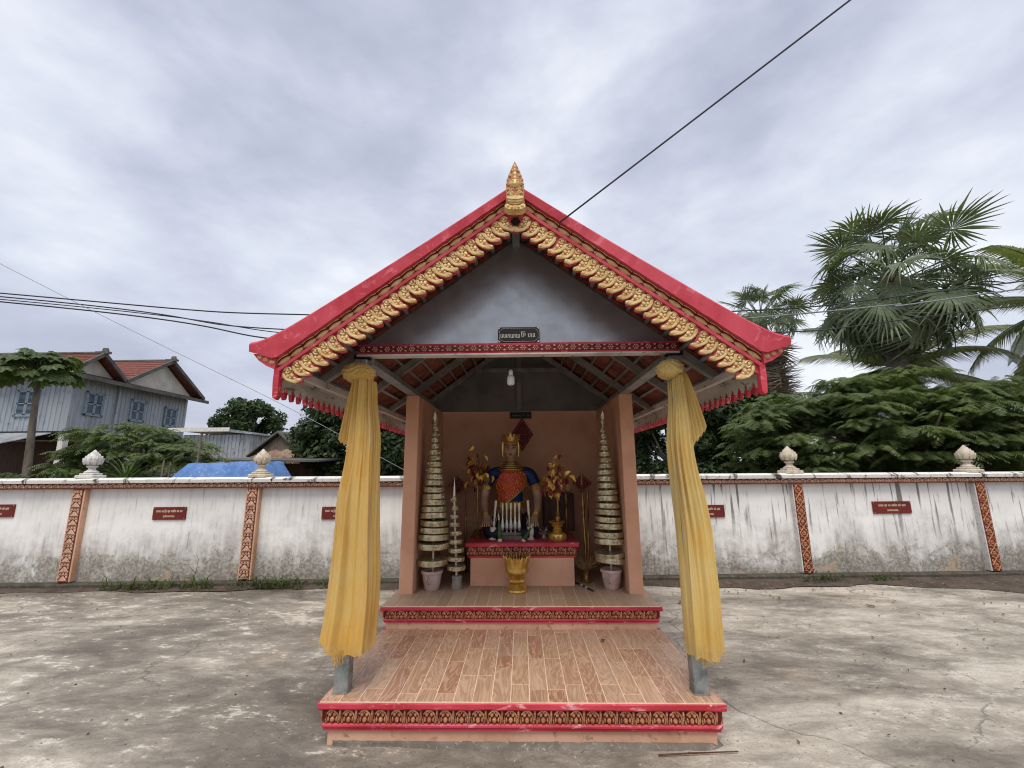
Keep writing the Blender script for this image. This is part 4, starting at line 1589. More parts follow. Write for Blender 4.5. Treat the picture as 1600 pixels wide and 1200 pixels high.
    for s in (-1, 1):
        g.lathe([(.004, .03), (.014, .02), (.019, 0), (.012, -.018), (.003, -.028)], 10, (s * .112, -.02, 1.02))
    part('earring', g, 'bright_gold', r, smooth='all')
    # blouse and skirt
    V, E_, R = [], [], []
    chain([((0, .02, .16), (.245, .19)), ((0, .0, .34), (.18, .145)), ((0, -.01, .50), (.173, .132)), ((0, -.02, .68), (.203, .142)), ((0, 0, .79), (.135, .108))])
    for s in (-1, 1):
        chain([((s * .15, 0, .795), .105), ((s * .268, .0, .775), .100), ((s * .325, -.01, .66), .088), ((s * .345, -.018, .61), .088)], 3)
    vs, fs = skin_mesh(V, E_, R, 0, 2)
    part('blue_blouse', G().add(vs, fs), 'blue_cloth', r, smooth='all', fix=False)
    V, E_, R = [], [], []
    chain([((0, .02, .30), (.20, .16)), ((0, .02, .16), (.25, .195))])
    for s in (-1, 1):
        chain([((s * .15, -.10, .13), .15), ((s * .29, -.34, .105), .115), ((s * .24, -.43, .06), .085), ((s * .02, -.42, .05), .06)], 1)
    vs, fs = skin_mesh(V, E_, R, 1, 2)
    part('navy_skirt', G().add(vs, fs), 'navy', r, smooth='all', fix=False)

    def torso(a, z):
        rx = interp([(.2, .25, .2), (.34, .19, .155), (.5, .182, .142), (.66, .222, .165), (.76, .215, .145), (.86, .10, .10)], z)
        return (rx[0] * 1.02 * math.sin(a), -.012 - rx[1] * 1.05 * math.cos(a), z)
    # brocade sash: wide over the chest, lower edge slanting from one shoulder to the waist

    def sash(u, v):
        a = -1.75 + 3.5 * u
        zl = .34 + .30 * max(0, min(1, (a + .9) / 2.2)) ** 1.2
        zh = .80 - .30 * max(0, -(a + .55)) + .02 * u
        z = zl + (zh - zl) * v
        x, y, z = torso(a, z)
        k = 1.03 + .012 * math.sin(14 * v + 3 * u)
        return (x * k, y * k - .012, z)
    sa = part('brocade_sash', G().grid(sash, 40, 20), 'sash', r, smooth='all', fix=False)
    g = G()
    pts = []
    for k in range(36):
        p = sash(k / 35, 0.0)
        pts.append((p[0] * 1.02, p[1] * 1.02 - .006, p[2]))
    g.tube(pts, .011, 6)
    for row in range(9):
        for k in range(17):
            p = sash(.16 + .042 * (k + .5 * (row % 2)), .08 + .10 * row)
            g.ball((p[0], p[1] - .002, p[2]), .0055 if (row + k) % 3 else .0095, 6, 4, (1, .5, 1.2))
    part('sash_embroidery', g, 'bright_gold', sa, smooth='all', fix=False)
    g = G()
    for k in range(5):
        z, rr = .915 - .024 * k, .068 + .026 * k
        g.tube([(rr * 1.05 * math.sin(t), -.03 - rr * .95 * math.cos(t), z + .012 * (1 - math.cos(t))) for t in [2 * PI * i / 24 for i in range(25)]], .012, 6, cap=False)
    for k in range(11):
        a = (k - 5) * .26
        g.ball((.155 * math.sin(a), -.03 - .145 * math.cos(a), .805), .014, 8, 6)
    part('necklace', g, 'bright_gold', r, smooth='all', fix=False)
    # pleated gold apron panel
    g = G()
    g.grid(lambda u, v: (-.145 + .29 * u, -.175 - .02 * math.sin(u * PI) - .10 * v ** 2 + .008 * math.sin(u * 44), .42 - .23 * v), 60, 12)
    part('pleated_apron', g, 'dark_gold', r, smooth='all', fix=False)
    g = G()
    for k in range(3):
        g.tube([(.205 * math.sin(t), -.012 - .165 * math.cos(t), .405 - .03 * k) for t in [-1.5 + 3.0 * i / 20 for i in range(21)]], .012, 6)
    part('belt', g, 'bright_gold', r, smooth='all', fix=False)
    for s in (-1, 1):
        g = G()
        m = Matrix.Translation((s * .345, -.015, .595)) @ Matrix.Rotation(-s * .25, 4, 'Y')
        g.lathe([(.084, -.022), (.092, -.018), (.092, .018), (.084, .022)], 18, mtx=m)
        g.ball((s * .335, -.108, .60), .022, 8, 6, (1, .5, 1))
        part('armband', g, 'bright_gold', r, smooth=40)
        g = G()
        for k in range(2):
            m = Matrix.Translation((s * (.338 - .006 * k), -.25 - .028 * k, .28 - .02 * k)) @ Euler((-.95, 0, 0)).to_matrix().to_4x4()
            g.lathe([(.046, -.009), (.053, -.004), (.053, .004), (.046, .009)], 16, mtx=m)
        part('bracelet', g, 'bright_gold', r, smooth=40)


build_statue()


# ================================================================== offerings inside the shrine
FL = .496


def clay_pot(x, y, label, h=.205, rr=.118):
    r = thing('clay_pot', label, 'pot', (x, y, FL), random.uniform(0, 3))
    k = rr / .118
    part('pot_body', G().lathe([(.072 * k, 0), (.08 * k, .01), (.098 * k, h * .45), (.108 * k, h * .82), (.108 * k, h * .84), (.104 * k, h * .86), (.09 * k, h * .8), (.09 * k, h * .84)], 28), 'pot', r, smooth=40)
    part('rim', G().lathe([(.108 * k, h * .82), (.12 * k, h * .85), (.121 * k, h * .97), (.113 * k, h), (.1 * k, h * .98), (.098 * k, h * .86)], 28, cap=False), 'pot', r, smooth=40)
    g = G()
    for s in (-1, 1):
        g.tube([(s * .108 * k, 0, h * .75), (s * .135 * k, 0, h * .66), (s * .137 * k, 0, h * .45), (s * .1 * k, 0, h * .36)], .008, 6)
    part('handle', g, 'pot', r, smooth='all')
    part('sand', G().lathe([(.094 * k, h * .83), (.05, h * .86), (.001, h * .87)], 20), 'cement', r, smooth='all')


random.seed(9)
clay_pot(-1.010, 5.10, 'pale clay pot with rim under the tall tower on the house side')
clay_pot(.985, 5.14, 'pale pink clay pot under the tall tower on the palm side')


def tower(x, y, z0, label, tiers, name='tier_tower', lean=(0, 0), tip=.08, stem_r=.012, group='tiered offering towers'):
    """threaded discs on one pole; each tier is a card drum with foil rim and a bow of foil"""
    r = thing(name, label, 'offering tower', (x, y, z0), 0, group)
    ztop = tiers[-1][0] + tiers[-1][2]
    part('pole', G().tube([(0, 0, 0), (lean[0] * .5, lean[1] * .5, ztop * .5), (lean[0], lean[1], ztop + .02)], stem_r, 8), 'ivory', r)
    bow = G()
    for k in range(3):
        a = k * 2.1 + .4
        bow.add([(0, 0, 0), (.018 * math.cos(a), -.006, .014 * math.sin(a) + .004), (.026 * math.cos(a + .5), -.012, .02 * math.sin(a + .5)), (.012 * math.cos(a + .9), -.008, .01 * math.sin(a + .9))], [(0, 1, 2, 3)])
    bow.ball((0, -.004, 0), .006, 6, 4)
    bm_ = bow.mesh('foil_bow', 'foil')
    for (z, rad, h) in tiers:
        t = z / ztop
        cx, cy = lean[0] * t + random.uniform(-.007, .007), lean[1] * t
        tx, ty = random.uniform(-.08, .06), random.uniform(-.06, .06)
        g = G().lathe([(rad * .97, 0), (rad, h * .08), (rad * 1.0, h * .86), (rad * .985, h), (rad * .95, h)], 28, cap=True)
        d = part('tier', g, 'tier', r, smooth=35, loc=(cx, cy, z), rot=(tx, ty, random.uniform(0, 6)))
        g = G().lathe([(rad * .95, h * 1.002), (rad * .9, h * .97), (.001, h * .97)], 24, cap=False)
        part('tier_card', g, 'tier_top', d)
        nb = 3 if rad > .06 else 2
        for k in range(nb):
            a = random.uniform(-1.0, 1.0) if k else random.uniform(-.25, .35)
            az = -d.rotation_euler[2]
            q = Vector((rad * 1.01 * math.sin(a), -rad * 1.01 * math.cos(a), h * .5))
            q.rotate(Euler((0, 0, az)))
            inst('foil_bow', bm_, d, q, (0, random.uniform(0, 6), az + a), (.9, 1, .9))
    z, rad, h = tiers[-1]
    g = G()
    for k in range(5):
        a = 2 * PI * k / 5
        m = Matrix.Translation((lean[0], lean[1], ztop)) @ Matrix.Rotation(a, 4, 'Z') @ Matrix.Rotation(.16, 4, 'X')
        g.prism([(-.012, 0), (.012, 0), (.02, tip * .35), (.008, tip * .8), (0, tip), (-.008, tip * .8), (-.02, tip * .35)], -.016, -.012, m)
    g.lathe([(.016, 0), (.012, tip * .5), (.003, tip * 1.1)], 8, (lean[0], lean[1], ztop))
    part('bud_tip', g, 'foil', r)
    return r


random.seed(14)
tl = [(.085, .176, .062)]
for k in range(20):
    t = k / 19
    tl.append((.262 + 1.385 * t ** .95, .150 * (1 - t) ** .95 + .034, .062 - .012 * t))
tower(-1.005, 5.12, FL + .175, 'tall many-tiered foil tower beside the inner wall on the house side', tl, lean=(-.025, .03), tip=.12)
tl = [(.10, .176, .055), (.158, .172, .055)]
for k in range(19):
    t = k / 18
    tl.append((.29 + 1.33 * t ** .95 + (.035 if k == 18 else 0), .152 * (1 - t) ** .97 + .028, .060 - .016 * t))
tower(.99, 5.15, FL + .175, 'tall many-tiered foil tower beside the inner wall on the palm side', tl, lean=(-.018, .02), tip=.11)
tl = [(.185 + .091 * k, .105 - .0087 * k, .042) for k in range(9)]
tw = tower(-.735, 5.12, FL + .02, 'short nine-tiered foil tower in a cement foot beside the altar', tl, lean=(-.05, .02), tip=.03)
part('cone_tip', G().lathe([(.02, 0), (.012, .12), (.002, .235)], 10, (-.05, .02, .955)), 'silver', tw, smooth=40)
part('cement_foot', G().lathe([(.06, -.02), (.064, -.01), (.052, .075), (.052, .09), (.058, .095), (.058, .115), (.05, .12), (.01, .12)], 14), 'cement', tw, smooth=35)


def lotus_urn():
    r = thing('lotus_urn', 'golden lotus-petal incense urn standing before the altar', 'urn', (-.066, 5.02, FL))
    g = G().lathe([(.108, 0), (.114, .012), (.108, .03), (.112, .042), (.088, .062), (.072, .082), (.078, .1), (.102, .112), (.098, .132), (.07, .15), (.1, .18), (.128, .2), (.132, .22), (.11, .3), (.105, .31), (.09, .24), (.02, .22)], 30)
    part('bowl', g, 'bright_gold', r, smooth=35)
    pet = G()

    def pf(h, w, tilt):
        q = G()
        q.grid(lambda u, v: ((u - .5) * 2 * w * (math.sin(PI * min(1, .22 + .78 * v)) ** .6 if v < 1 else .05), -.012 * (1 - (2 * u - 1) ** 2) - tilt * v ** 1.6, h * v), 7, 8)
        return q.mesh('petal', 'bright_gold', smooth='all')
    up, dn, ft = pf(.165, .033, .034), pf(.062, .030, .028), pf(.045, .026, .016)
    for k in range(14):
        a = 2 * PI * k / 14
        inst('petal', up, r, (.112 * math.sin(a), -.112 * math.cos(a), .208), (0, 0, a))
    for k in range(14):
        a = 2 * PI * (k + .5) / 14
        inst('petal', up, r, (.106 * math.sin(a), -.106 * math.cos(a), .205), (0, 0, a), (1, .8, .96))
    for k in range(14):
        a = 2 * PI * (k + .5) / 14
        inst('petal', dn, r, (.126 * math.sin(a), -.126 * math.cos(a), .225), (PI * .9, 0, a + PI), (1, -1, 1))
    for k in range(13):
        a = 2 * PI * k / 13
        inst('petal', ft, r, (.106 * math.sin(a), -.106 * math.cos(a), .048), (PI, 0, a + PI), (1, -1, 1))
    part('ash', G().lathe([(.115, .30), (.06, .312), (.001, .315)], 20), 'wood', r, smooth='all')
    random.seed(31)
    g = G()
    for k in range(46):
        a, q = random.uniform(0, 6.28), .1 * math.sqrt(random.random())
        x, y = q * math.cos(a), q * math.sin(a)
        g.tube([(x, y, .30), (x * 1.1 + random.uniform(-.008, .008), y * 1.1, .34 + random.uniform(0, .05))], .0022, 4)
    part('incense_stub', g, 'maroon', r, fix=False)


lotus_urn()


def gilt_bowl(x, y, z, label):
    r = thing('pedestal_bowl', label, 'bowl', (x, y, z))
    part('bowl_body', G().lathe([(.098, 0), (.104, .01), (.108, .045), (.098, .075), (.066, .088), (.05, .105), (.058, .118), (.05, .128), (.044, .145), (.062, .158), (.07, .175), (.058, .182), (.088, .198), (.1, .212), (.092, .216), (.02, .20)], 28), 'bright_gold', r, smooth=35)
    g = G()
    for k in range(12):
        a = 2 * PI * k / 12
        m = Matrix.Translation((.106 * math.sin(a), -.106 * math.cos(a), .035)) @ Matrix.Rotation(a, 4, 'Z')
        g.prism([(-.02, -.02), (.02, -.02), (.022, .005), (0, .03), (-.022, .005)], -.008, .004, m, inset=.3)
    part('relief_band', g, 'dark_gold', r)


gilt_bowl(.415, 5.36, AT, 'gilded pedestal bowl on the altar holding the leaf tree on the palm side')


def leaf_tree(x, y, z, h_stem, label, cx, spread, seed, base):
    """wire tree with heart-shaped gilt leaves"""
    random.seed(seed)
    r = thing('gilded_leaf_tree', label, 'ornament', (x, y, z), 0, 'gilded leaf trees on the altar')
    g = G().tube([(0, 0, 0), (.004, 0, h_stem * .5), (cx * .3, 0, h_stem)], .011, 7)
    g.lathe([(.034, 0), (.036, .05), (.02, .08), (.026, .1), (.012, .13)], 12)
    st = part('stem', g, 'dark_gold', r, smooth=40)
    lf = G()
    pts = [(0, 0), (.014, .008), (.026, .026), (.022, .044), (.01, .056), (0, .078), (-.01, .056), (-.022, .044), (-.026, .026), (-.014, .008)]
    vs = [(a, .006 * math.sin(b * 40) + abs(a) * .25, -b) for a, b in pts] + [(0, 0, -.035)]
    lf.add(vs, [(i, (i + 1) % 10, 10) for i in range(10)])
    lm1, lm2 = lf.mesh('gilt_leaf', 'bright_gold'), lf.mesh('gilt_leaf', 'maroon')
    br = G()
    spots = []
    for k in range(22):
        a = random.uniform(0, 6.28)
        el = random.uniform(.15, 1.35)
        ln = random.uniform(.6, 1.0)
        s0 = Vector((cx * .3, 0, h_stem * random.uniform(.72, 1.0)))
        d = Vector((math.cos(a) * math.cos(el) * spread, math.sin(a) * math.cos(el) * spread * .6, math.sin(el) * spread * 1.75)) * ln
        p1 = s0 + d * .5 + Vector((random.uniform(-.02, .02), 0, .02))
        p2 = s0 + d
        br.tube([s0, p1, p2], [.004, .003, .002], 5)
        for q in (p1, p2, s0 + d * .75, s0 + d * .3):
            spots.append(q + Vector((random.uniform(-.025, .025), random.uniform(-.03, .01), random.uniform(-.01, .02))))
    part('branch', br, 'dark_gold', st, fix=False)
    for k, q in enumerate(spots):
        inst('gilt_leaf', lm1 if k % 5 < 3 else lm2, r, q, (random.uniform(-.5, .7), random.uniform(-.9, .9), random.uniform(-1.2, 1.2)), [random.uniform(1.0, 1.6)] * 3)


leaf_tree(.425, 5.37, AT + .205, .42, 'gilded wire tree of heart leaves standing in the pedestal bowl', -.06, .26, 51, None)


def stick_vase(x, y, z, label, h, fan, seed, tall=None, grp='gilt vases of incense sticks'):
    random.seed(seed)
    r = thing('incense_vase', label, 'vase', (x, y, z), 0, grp)
    part('vase_body', G().lathe([(.062, 0), (.064, .01), (.05, .022), (.055, .03), (.042, .045), (.036, h * .5), (.042, h * .75), (.05, h), (.044, h), (.03, h * .6)], 20), 'dark_gold', r, smooth=35)
    g = G()
    for k in range(54):
        a = random.uniform(-1.15, 1.15)
        t = random.uniform(-.3, .3)
        ln = random.uniform(.13, fan)
        p = Vector((random.uniform(-.025, .025), random.uniform(-.02, .02), h * .8))
        d = Vector((math.sin(a), t, math.cos(a))) * ln
        g.tube([p, p + d * .55 + Vector((0, 0, .01)), p + d], .0022, 4)
    part('stick_fan', g, 'incense', r, fix=False)
    return r


stick_vase(-.555, 5.60, AT, 'gilt vase with a fan of incense sticks on the altar, house side', .10, .22, 61)
leaf_tree(-.575, 5.72, AT, .80, 'dark gilded wire tree of heart leaves on the house side of the statue', -.02, .20, 52, None)
stick_vase(.742, 5.40, FL, 'gilt vase with a fan of incense sticks on the floor by the altar', .15, .22, 62)
stick_vase(-.80, 5.62, FL, 'dark gilt vase behind the short tower on the floor', .34, .16, 63)


def spear(x, y, z, label, pts, tops, mat='dark_gold', cat='ritual staff'):
    r = thing('ritual_staff', label, cat, (x, y, z), 0, 'ritual staffs')
    n = len(pts)
    part('shaft', G().tube(pts, [.014] * (n - 1) + [.007], 8), mat, r, smooth='all')
    g = G()
    for (p, s) in tops:
        g.lathe([(.004, -.05 * s), (.016 * s, -.03 * s), (.010 * s, 0), (.018 * s, .02 * s), (.013 * s, .09 * s), (.006 * s, .15 * s), (.001, .17 * s)], 10, p)
    part('staff_head', g, mat, r, smooth=40)
    return r


def banner(x, y, z, w, h, label):
    r = thing('diamond_banner', label, 'banner', (x, y, z), 0, 'maroon diamond banners')
    part('board', G().prism([(0, -h), (w, 0), (0, h), (-w, 0)], -.01, .01), 'maroon', r)
    g = G()
    n = 7
    for (a, b) in (((0, -h), (w, 0)), ((w, 0), (0, h)), ((0, h), (-w, 0)), ((-w, 0), (0, -h))):
        for k in range(n):
            t = (k + .5) / n
            g.dome((.84 * (a[0] + (b[0] - a[0]) * t), -.0105, .84 * (a[1] + (b[1] - a[1]) * t)), .006, seg=6, h=.004)
    for k in range(-2, 3):
        for j in range(-2, 3):
            if abs(k) + abs(j) < 4:
                g.dome((k * w * .17, -.0105, j * h * .17), .004, seg=6, h=.003)
    part('stud', g, 'gold', r)['kind'] = 'stuff'
    return r


banner(.012, 6.50, 2.30, .165, .25, 'large maroon diamond banner on the back wall behind the statue')
banner(.82, 6.05, 1.60, .135, .125, 'small maroon diamond banner on the staff by the palm-side wall')
banner(-.90, 6.20, 1.58, .13, .125, 'shadowed maroon diamond banner near the house-side wall')
spear(.742, 5.40, FL + .13, 'tall gilt staff in the floor vase by the altar, palm side', [(0, 0, 0), (.01, .06, .35), (.012, .14, .65), (.015, .2, 1.0)], [((.015, .2, 1.0), 1.0), ((.012, .14, .65), 1.4)])
spear(.742, 5.40, FL + .12, 'shorter forked gilt staff in the floor vase by the altar', [(.02, 0, .02), (.05, .06, .35), (.075, .14, .75)], [((.075, .14, .75), 1.0)])
spear(.56, 5.75, AT, 'gilt staff standing on the altar behind the pedestal bowl', [(0, 0, 0), (.005, 0, .25), (.008, 0, .42)], [((.008, 0, .42), .8)])
spear(-.735, 5.9, FL, 'dark staff leaning in the corner behind the short tower', [(0, 0, 0), (-.01, 0, .5), (-.015, 0, .98)], [((-.015, 0, .98), .8)])
r = thing('wooden_cabinet', 'brown wooden cabinet against the back wall behind the pedestal bowl', 'cabinet', (.50, 6.27, AT))
part('carcass', G().box((0, 0, .245), (.42, .30, .49), bev=.004), 'wood', r)
for sx in (-1, 1):
    d = part('door', G().box((sx * .10, -.157, .245), (.19, .016, .45), bev=.003), 'wood', r)
    part('knob', G().ball((sx * .02, -.172, .25), .01, 8, 6), 'dark_gold', d, smooth='all')

# candlesticks, jars, cones on the altar
r = thing('stepped_stand', 'small two-step wooden stand holding the five candlesticks', 'stand', (-.136, 5.40, AT))
part('lower_step', G().box((0, 0, .025), (.27, .12, .05), bev=.004), 'wood_grey', r)
part('upper_step', G().box((0, .005, .069), (.24, .09, .036), bev=.004), 'wood_grey', r)
_cl = ('outermost candlestick of the five, house side', 'second of the five candlesticks from the house side', 'middle one of the five slim candlesticks', 'second of the five candlesticks from the palm side', 'outermost candlestick of the five, palm side')
for k in range(5):
    r = thing('candlestick', _cl[k] + ', silvery bulb foot', 'candlestick', (-.236 + .05 * k, 5.40, AT + .0875), 0, 'five candlesticks before the statue')
    part('foot', G().lathe([(.012, 0), (.008, .012), (.018, .03), (.024, .06), (.022, .10), (.010, .16), (.008, .18)], 14), 'silver', r, smooth=40)
    part('candle', G().lathe([(.008, .178), (.009, .24), (.012, .30), (.0125, .335), (.004, .338)], 10), 'ivory', r, smooth=40)
for x, lab, lx in ((-.352, 'white jar with a leaning candle on the house side of the altar', .035), (.095, 'white jar with a leaning candle on the palm side of the altar', -.025)):
    r = thing('white_jar', lab, 'jar', (x, 5.42, AT))
    part('jar_body', G().lathe([(.048, 0), (.05, .012), (.036, .02), (.034, .04), (.042, .06), (.045, .10), (.038, .135), (.034, .145), (.03, .14), (.028, .06)], 20), 'ivory', r, smooth=40)
    part('candle', G().tube([(0, 0, .06), (lx * .5, .01, .25), (lx, .02, .45)], [.010, .012, .016], 8), 'ivory', r, smooth=40)
    g = G()
    random.seed(int(x * 100) + 70)
    for k in range(6):
        a = random.uniform(-.3, .3)
        g.tube([(random.uniform(-.02, .02), random.uniform(-.015, .015), .08), (math.sin(a) * .2, random.uniform(-.02, .02), .10 + math.cos(a) * random.uniform(.08, .2))], .003, 5)
    part('incense_stick', g, 'incense', r, fix=False)
for (x, y, p, lab) in ((-.262, 5.28, (-.016, .0, .32), 'rolled leaf cone upright at the altar edge, house side'), (.01, 5.28, (.12, .0, .205), 'rolled leaf cone leaning at the altar edge, palm side')):
    r = thing('leaf_cone', lab, 'offering', (x, y, AT))
    part('rolled_leaf', G().tube([(0, 0, 0), (p[0] * .5, 0, p[2] * .5), p], [.026, .017, .003], 10), 'ivory', r, smooth=50)
    part('green_wrap', G().tube([(p[0] * .1, 0, p[2] * .1), (p[0] * .45, -.003, p[2] * .45), (p[0] * .75, -.004, p[2] * .75)], [.0265, .0195, .010], 8), 'leaf_mid', r, smooth=50)
r = thing('silver_dish', 'small silver openwork dish of flowers beside the pedestal bowl', 'dish', (.262, 5.52, AT))
part('dish_body', G().lathe([(.05, 0), (.03, .015), (.025, .03), (.07, .05), (.085, .075), (.08, .075), (.03, .055)], 22), 'silver', r, smooth=40)
g = G()
random.seed(77)
for k in range(16):
    a = random.uniform(0, 6.28)
    g.tube([(0, 0, .06), (.04 * math.cos(a), .04 * math.sin(a), .10), (.075 * math.cos(a + .6), .075 * math.sin(a + .6), random.uniform(.06, .14))], .004, 5)
part('wire_flower', g, 'foil', r, fix=False)
r = thing('floor_rod', 'thin black rod with pale bands lying on the shrine floor', 'rod', (.604, 5.37, FL + .011))
part('rod_shaft', G().tube([(0, 0, 0), (.15, -.38, 0)], .008, 8), 'black', r)
part('pale_band', G().tube([(.05, -.127, 0), (.068, -.172, 0)], .0088, 8), 'plastic_white', r)
part('pale_band', G().tube([(.09, -.228, 0), (.105, -.266, 0)], .0088, 8), 'plastic_white', r)


# ================================================================== neighbouring house
def rib_wall(p0, p1, z0, z1, out, pitch=.25, depth=.035):
    """trapezoid-ribbed sheet wall from p0 to p1 (xy), ribs standing out along OUT"""
    d = Vector((p1[0] - p0[0], p1[1] - p0[1], 0))
    L = d.length
    d.normalize()
    o = Vector((out[0], out[1], 0))
    prof = []
    n = int(L / pitch)
    for k in range(n):
        s = k * pitch
        prof += [(s, 0), (s + pitch * .62, 0), (s + pitch * .70, depth), (s + pitch * .92, depth)]
    prof.append((L, 0))
    g = G()
    vs = []
    for s, q in prof:
        b = Vector((p0[0], p0[1], 0)) + d * s + o * q
        vs += [(b.x, b.y, z0), (b.x, b.y, z1)]
    fs = [(2 * i, 2 * i + 2, 2 * i + 3, 2 * i + 1) for i in range(len(prof) - 1)]
    return g.add(vs, fs)


def build_house():
    XH, YH, Y2, XL = -22.15, 20.5, 27.9, -33.0
    r = thing('blue_house', 'two-storey blue-grey sheet-clad house with red tiled double-gable roof', 'house', (XH, YH, 0))
    X0, Y0 = XH, YH
    loc = lambda x, y: (x - X0, y - Y0)
    part('side_cladding', rib_wall(loc(XL, YH), loc(XH, YH), 3.74, 6.42, (0, -1)), 'house_blue', r, fix=False)
    part('street_cladding', rib_wall(loc(XH, YH), loc(XH, Y2), 3.74, 6.42, (1, 0)), 'house_blue', r, fix=False)
    part('core_walls', G().box(((XL - XH) / 2 - .05, (Y2 - YH) / 2, 5.08), (XH - XL - .12, Y2 - YH - .1, 2.64)), 'shade_grey', r)
    part('floor_band', G().box(((XL - XH) / 2, (Y2 - YH) / 2, 3.70), (XH - XL + .05, Y2 - YH + .05, .08)), 'black', r)
    # roofs: two ridges running away from the street front
    ex = .62

    def gable(y0, y1, za, ze, xr):
        ym = (y0 + y1) / 2
        g = G()
        for (ya, yb) in ((y0, ym), (y1, ym)):
            vs = [(ex, ya - Y0, ze), (XL - X0, ya - Y0, ze), (XL - X0, yb - Y0, za), (ex, yb - Y0, za)]
            n = Vector((0, (ym - ya), 0)).normalized()
            vs += [(a, b, c + .09) for a, b, c in vs]
            g.add(vs, [(0, 1, 2, 3), (4, 5, 6, 7), (0, 4, 5, 1), (1, 5, 6, 2), (2, 6, 7, 3), (3, 7, 4, 0)])
        rf = part('roof_slope', g, 'roof_red', r)
        # verge bands
        for (ya, yb) in ((y0, ym), (y1, ym)):
            g = G()
            vs = []
            for xx in (ex - .05, ex + .07):
                vs += [(xx, ya - Y0, ze - .12), (xx, yb - Y0, za - .06), (xx, yb - Y0, za + .16), (xx, ya - Y0, ze + .12)]
            g.add(vs, [(0, 1, 2, 3), (7, 6, 5, 4), (0, 4, 5, 1), (1, 5, 6, 2), (2, 6, 7, 3), (3, 7, 4, 0)])
            part('verge_band', g, 'shade_grey', rf)
        part('ridge_ornament', G().box((ex, ym - Y0, za + .22), (.35, .16, .3), taper=.6).box((ex - .1, ym - Y0, za + .12), (.7, .2, .12)), 'shade_grey', rf)
        part('ridge_tiles', G().tube([(ex, ym - Y0, za + .10), (XL - X0, ym - Y0, za + .10)], .09, 8), 'shade_grey', rf)
        # tile courses standing proud on the slope that faces the camera
        nrow = 9
        for k in range(nrow):
            t = (k + .15) / nrow
            yy, zz = y0 + (ym - y0) * t, ze + (za - ze) * t + .095
            part('tile_course', G().box(((XL - X0 + ex) / 2, yy - Y0, zz), (ex - (XL - X0) - .1, .05, .03)), 'roof_red', rf)
        # pediment
        w = .82
        zp = ze + .05
        g = G().add([(.12, ym - Y0 - (ym - y0) * w, zp + .02), (.12, ym - Y0 + (y1 - ym) * w, zp + .02), (.12, ym - Y0, za - .1)], [(0, 1, 2)])
        g.add([(-.2, ym - Y0 - (ym - y0) * w, zp + .02), (-.2, ym - Y0 + (y1 - ym) * w, zp + .02), (-.2, ym - Y0, za - .1)], [(0, 2, 1)])
        g.f += [(0, 3, 4, 1), (1, 4, 5, 2), (2, 5, 3, 0)]
        part('pediment', g, 'cream_wall', r)
    gable(19.75, 22.6, 7.72, 6.62, 0)
    gable(22.55, 28.5, 8.42, 6.55, 0)
    # continuous skirt eave under the gables and along the side
    g = G()
    g.add([(-.05, -.75, 6.72), (-.05, 8.1, 6.72), (.85, 8.1, 6.42), (.85, -.75, 6.42), (-.05, -.75, 6.62), (-.05, 8.1, 6.62), (.85, 8.1, 6.34), (.85, -.75, 6.34)], [(0, 1, 2, 3), (7, 6, 5, 4), (0, 3, 7, 4), (3, 2, 6, 7), (2, 1, 5, 6), (1, 0, 4, 5)])
    part('skirt_eave', g, 'roof_red', r)
    part('street_fascia', G().box((.86, 3.68, 6.36), (.04, 8.9, .2)), 'shade_grey', r)
    part('side_fascia', G().box(((XL - X0) / 2, -.76, 6.54), (XH - XL + 1.6, .05, .24)), 'zinc', r)

    def window(cx, cz, w, h, face, y=0.):
        g = G()
        if face == 'x':
            m = Matrix.Translation((.045, cx - Y0, cz)) @ Matrix.Rotation(PI / 2, 4, 'Z')
        else:
            m = Matrix.Translation((cx - X0, -.045, cz))
        for sx in (-1, 1):
            g.add(*_bx((sx * (w / 2 + .03), -.02, 0), (.07, .07, h + .14)), m)
            g.add(*_bx((0, -.02, sx * (h / 2 + .035)), (w + .13, .07, .07)), m)
        wf = part('window_frame', g, 'shutter', r)
        for sx in (-1, 1):
            g = G()
            for s2 in (-1, 1):
                g.add(*_bx((sx * w / 4 + s2 * (w / 4 - .035), -.02, 0), (.06, .05, h)), m)
            for zz in (-h / 2 + .03, -.02, h / 2 - .03):
                g.add(*_bx((sx * w / 4, -.02, zz), (w / 2 - .02, .05, .07)), m)
            sl = 8
            for k in range(sl):
                for zc in (-h / 4, h / 4):
                    g.add(*_bx((sx * w / 4, -.01, zc + (k - sl / 2 + .5) * (h / 2 - .14) / sl), (w / 2 - .09, .045, .012), .6), m)
            part('louvred_shutter', g, 'shutter', wf)
        g = G().add(*_bx((0, .02, 0), (w, .02, h)), m)
        part('dark_opening', g, 'black', wf)
    for cy, cz in ((21.65, 5.22), (24.2, 5.2), (26.6, 5.12)):
        window(cy, cz, .86, 1.1, 'x')
    window(-24.28, 5.12, .95, 1.2, 'y')
    part('downpipe', G().tube([(.11, 22.88 - Y0, 6.34), (.11, 22.86 - Y0, 3.7), (.11, 22.86 - Y0, .1)], .05, 8), 'zinc', r)
    # open ground floor: posts, lean-to awning, rear wall
    for x, y in ((-.12, .12), (-.12, 3.7), (-.12, 7.2), (-4.2, .12), (-8.2, .12)):
        part('ground_post', G().box((x, y, 1.82), (.26, .26, 3.68)), 'white_paint', r)
    part('ground_wall', G().box((-.3, 4.2, 1.8), (.12, 6.6, 3.62)), 'shade_grey', r)
    part('rear_wall', G().box((-5.4, 5.0, 1.8), (10.2, .12, 3.6)), 'wood', r)
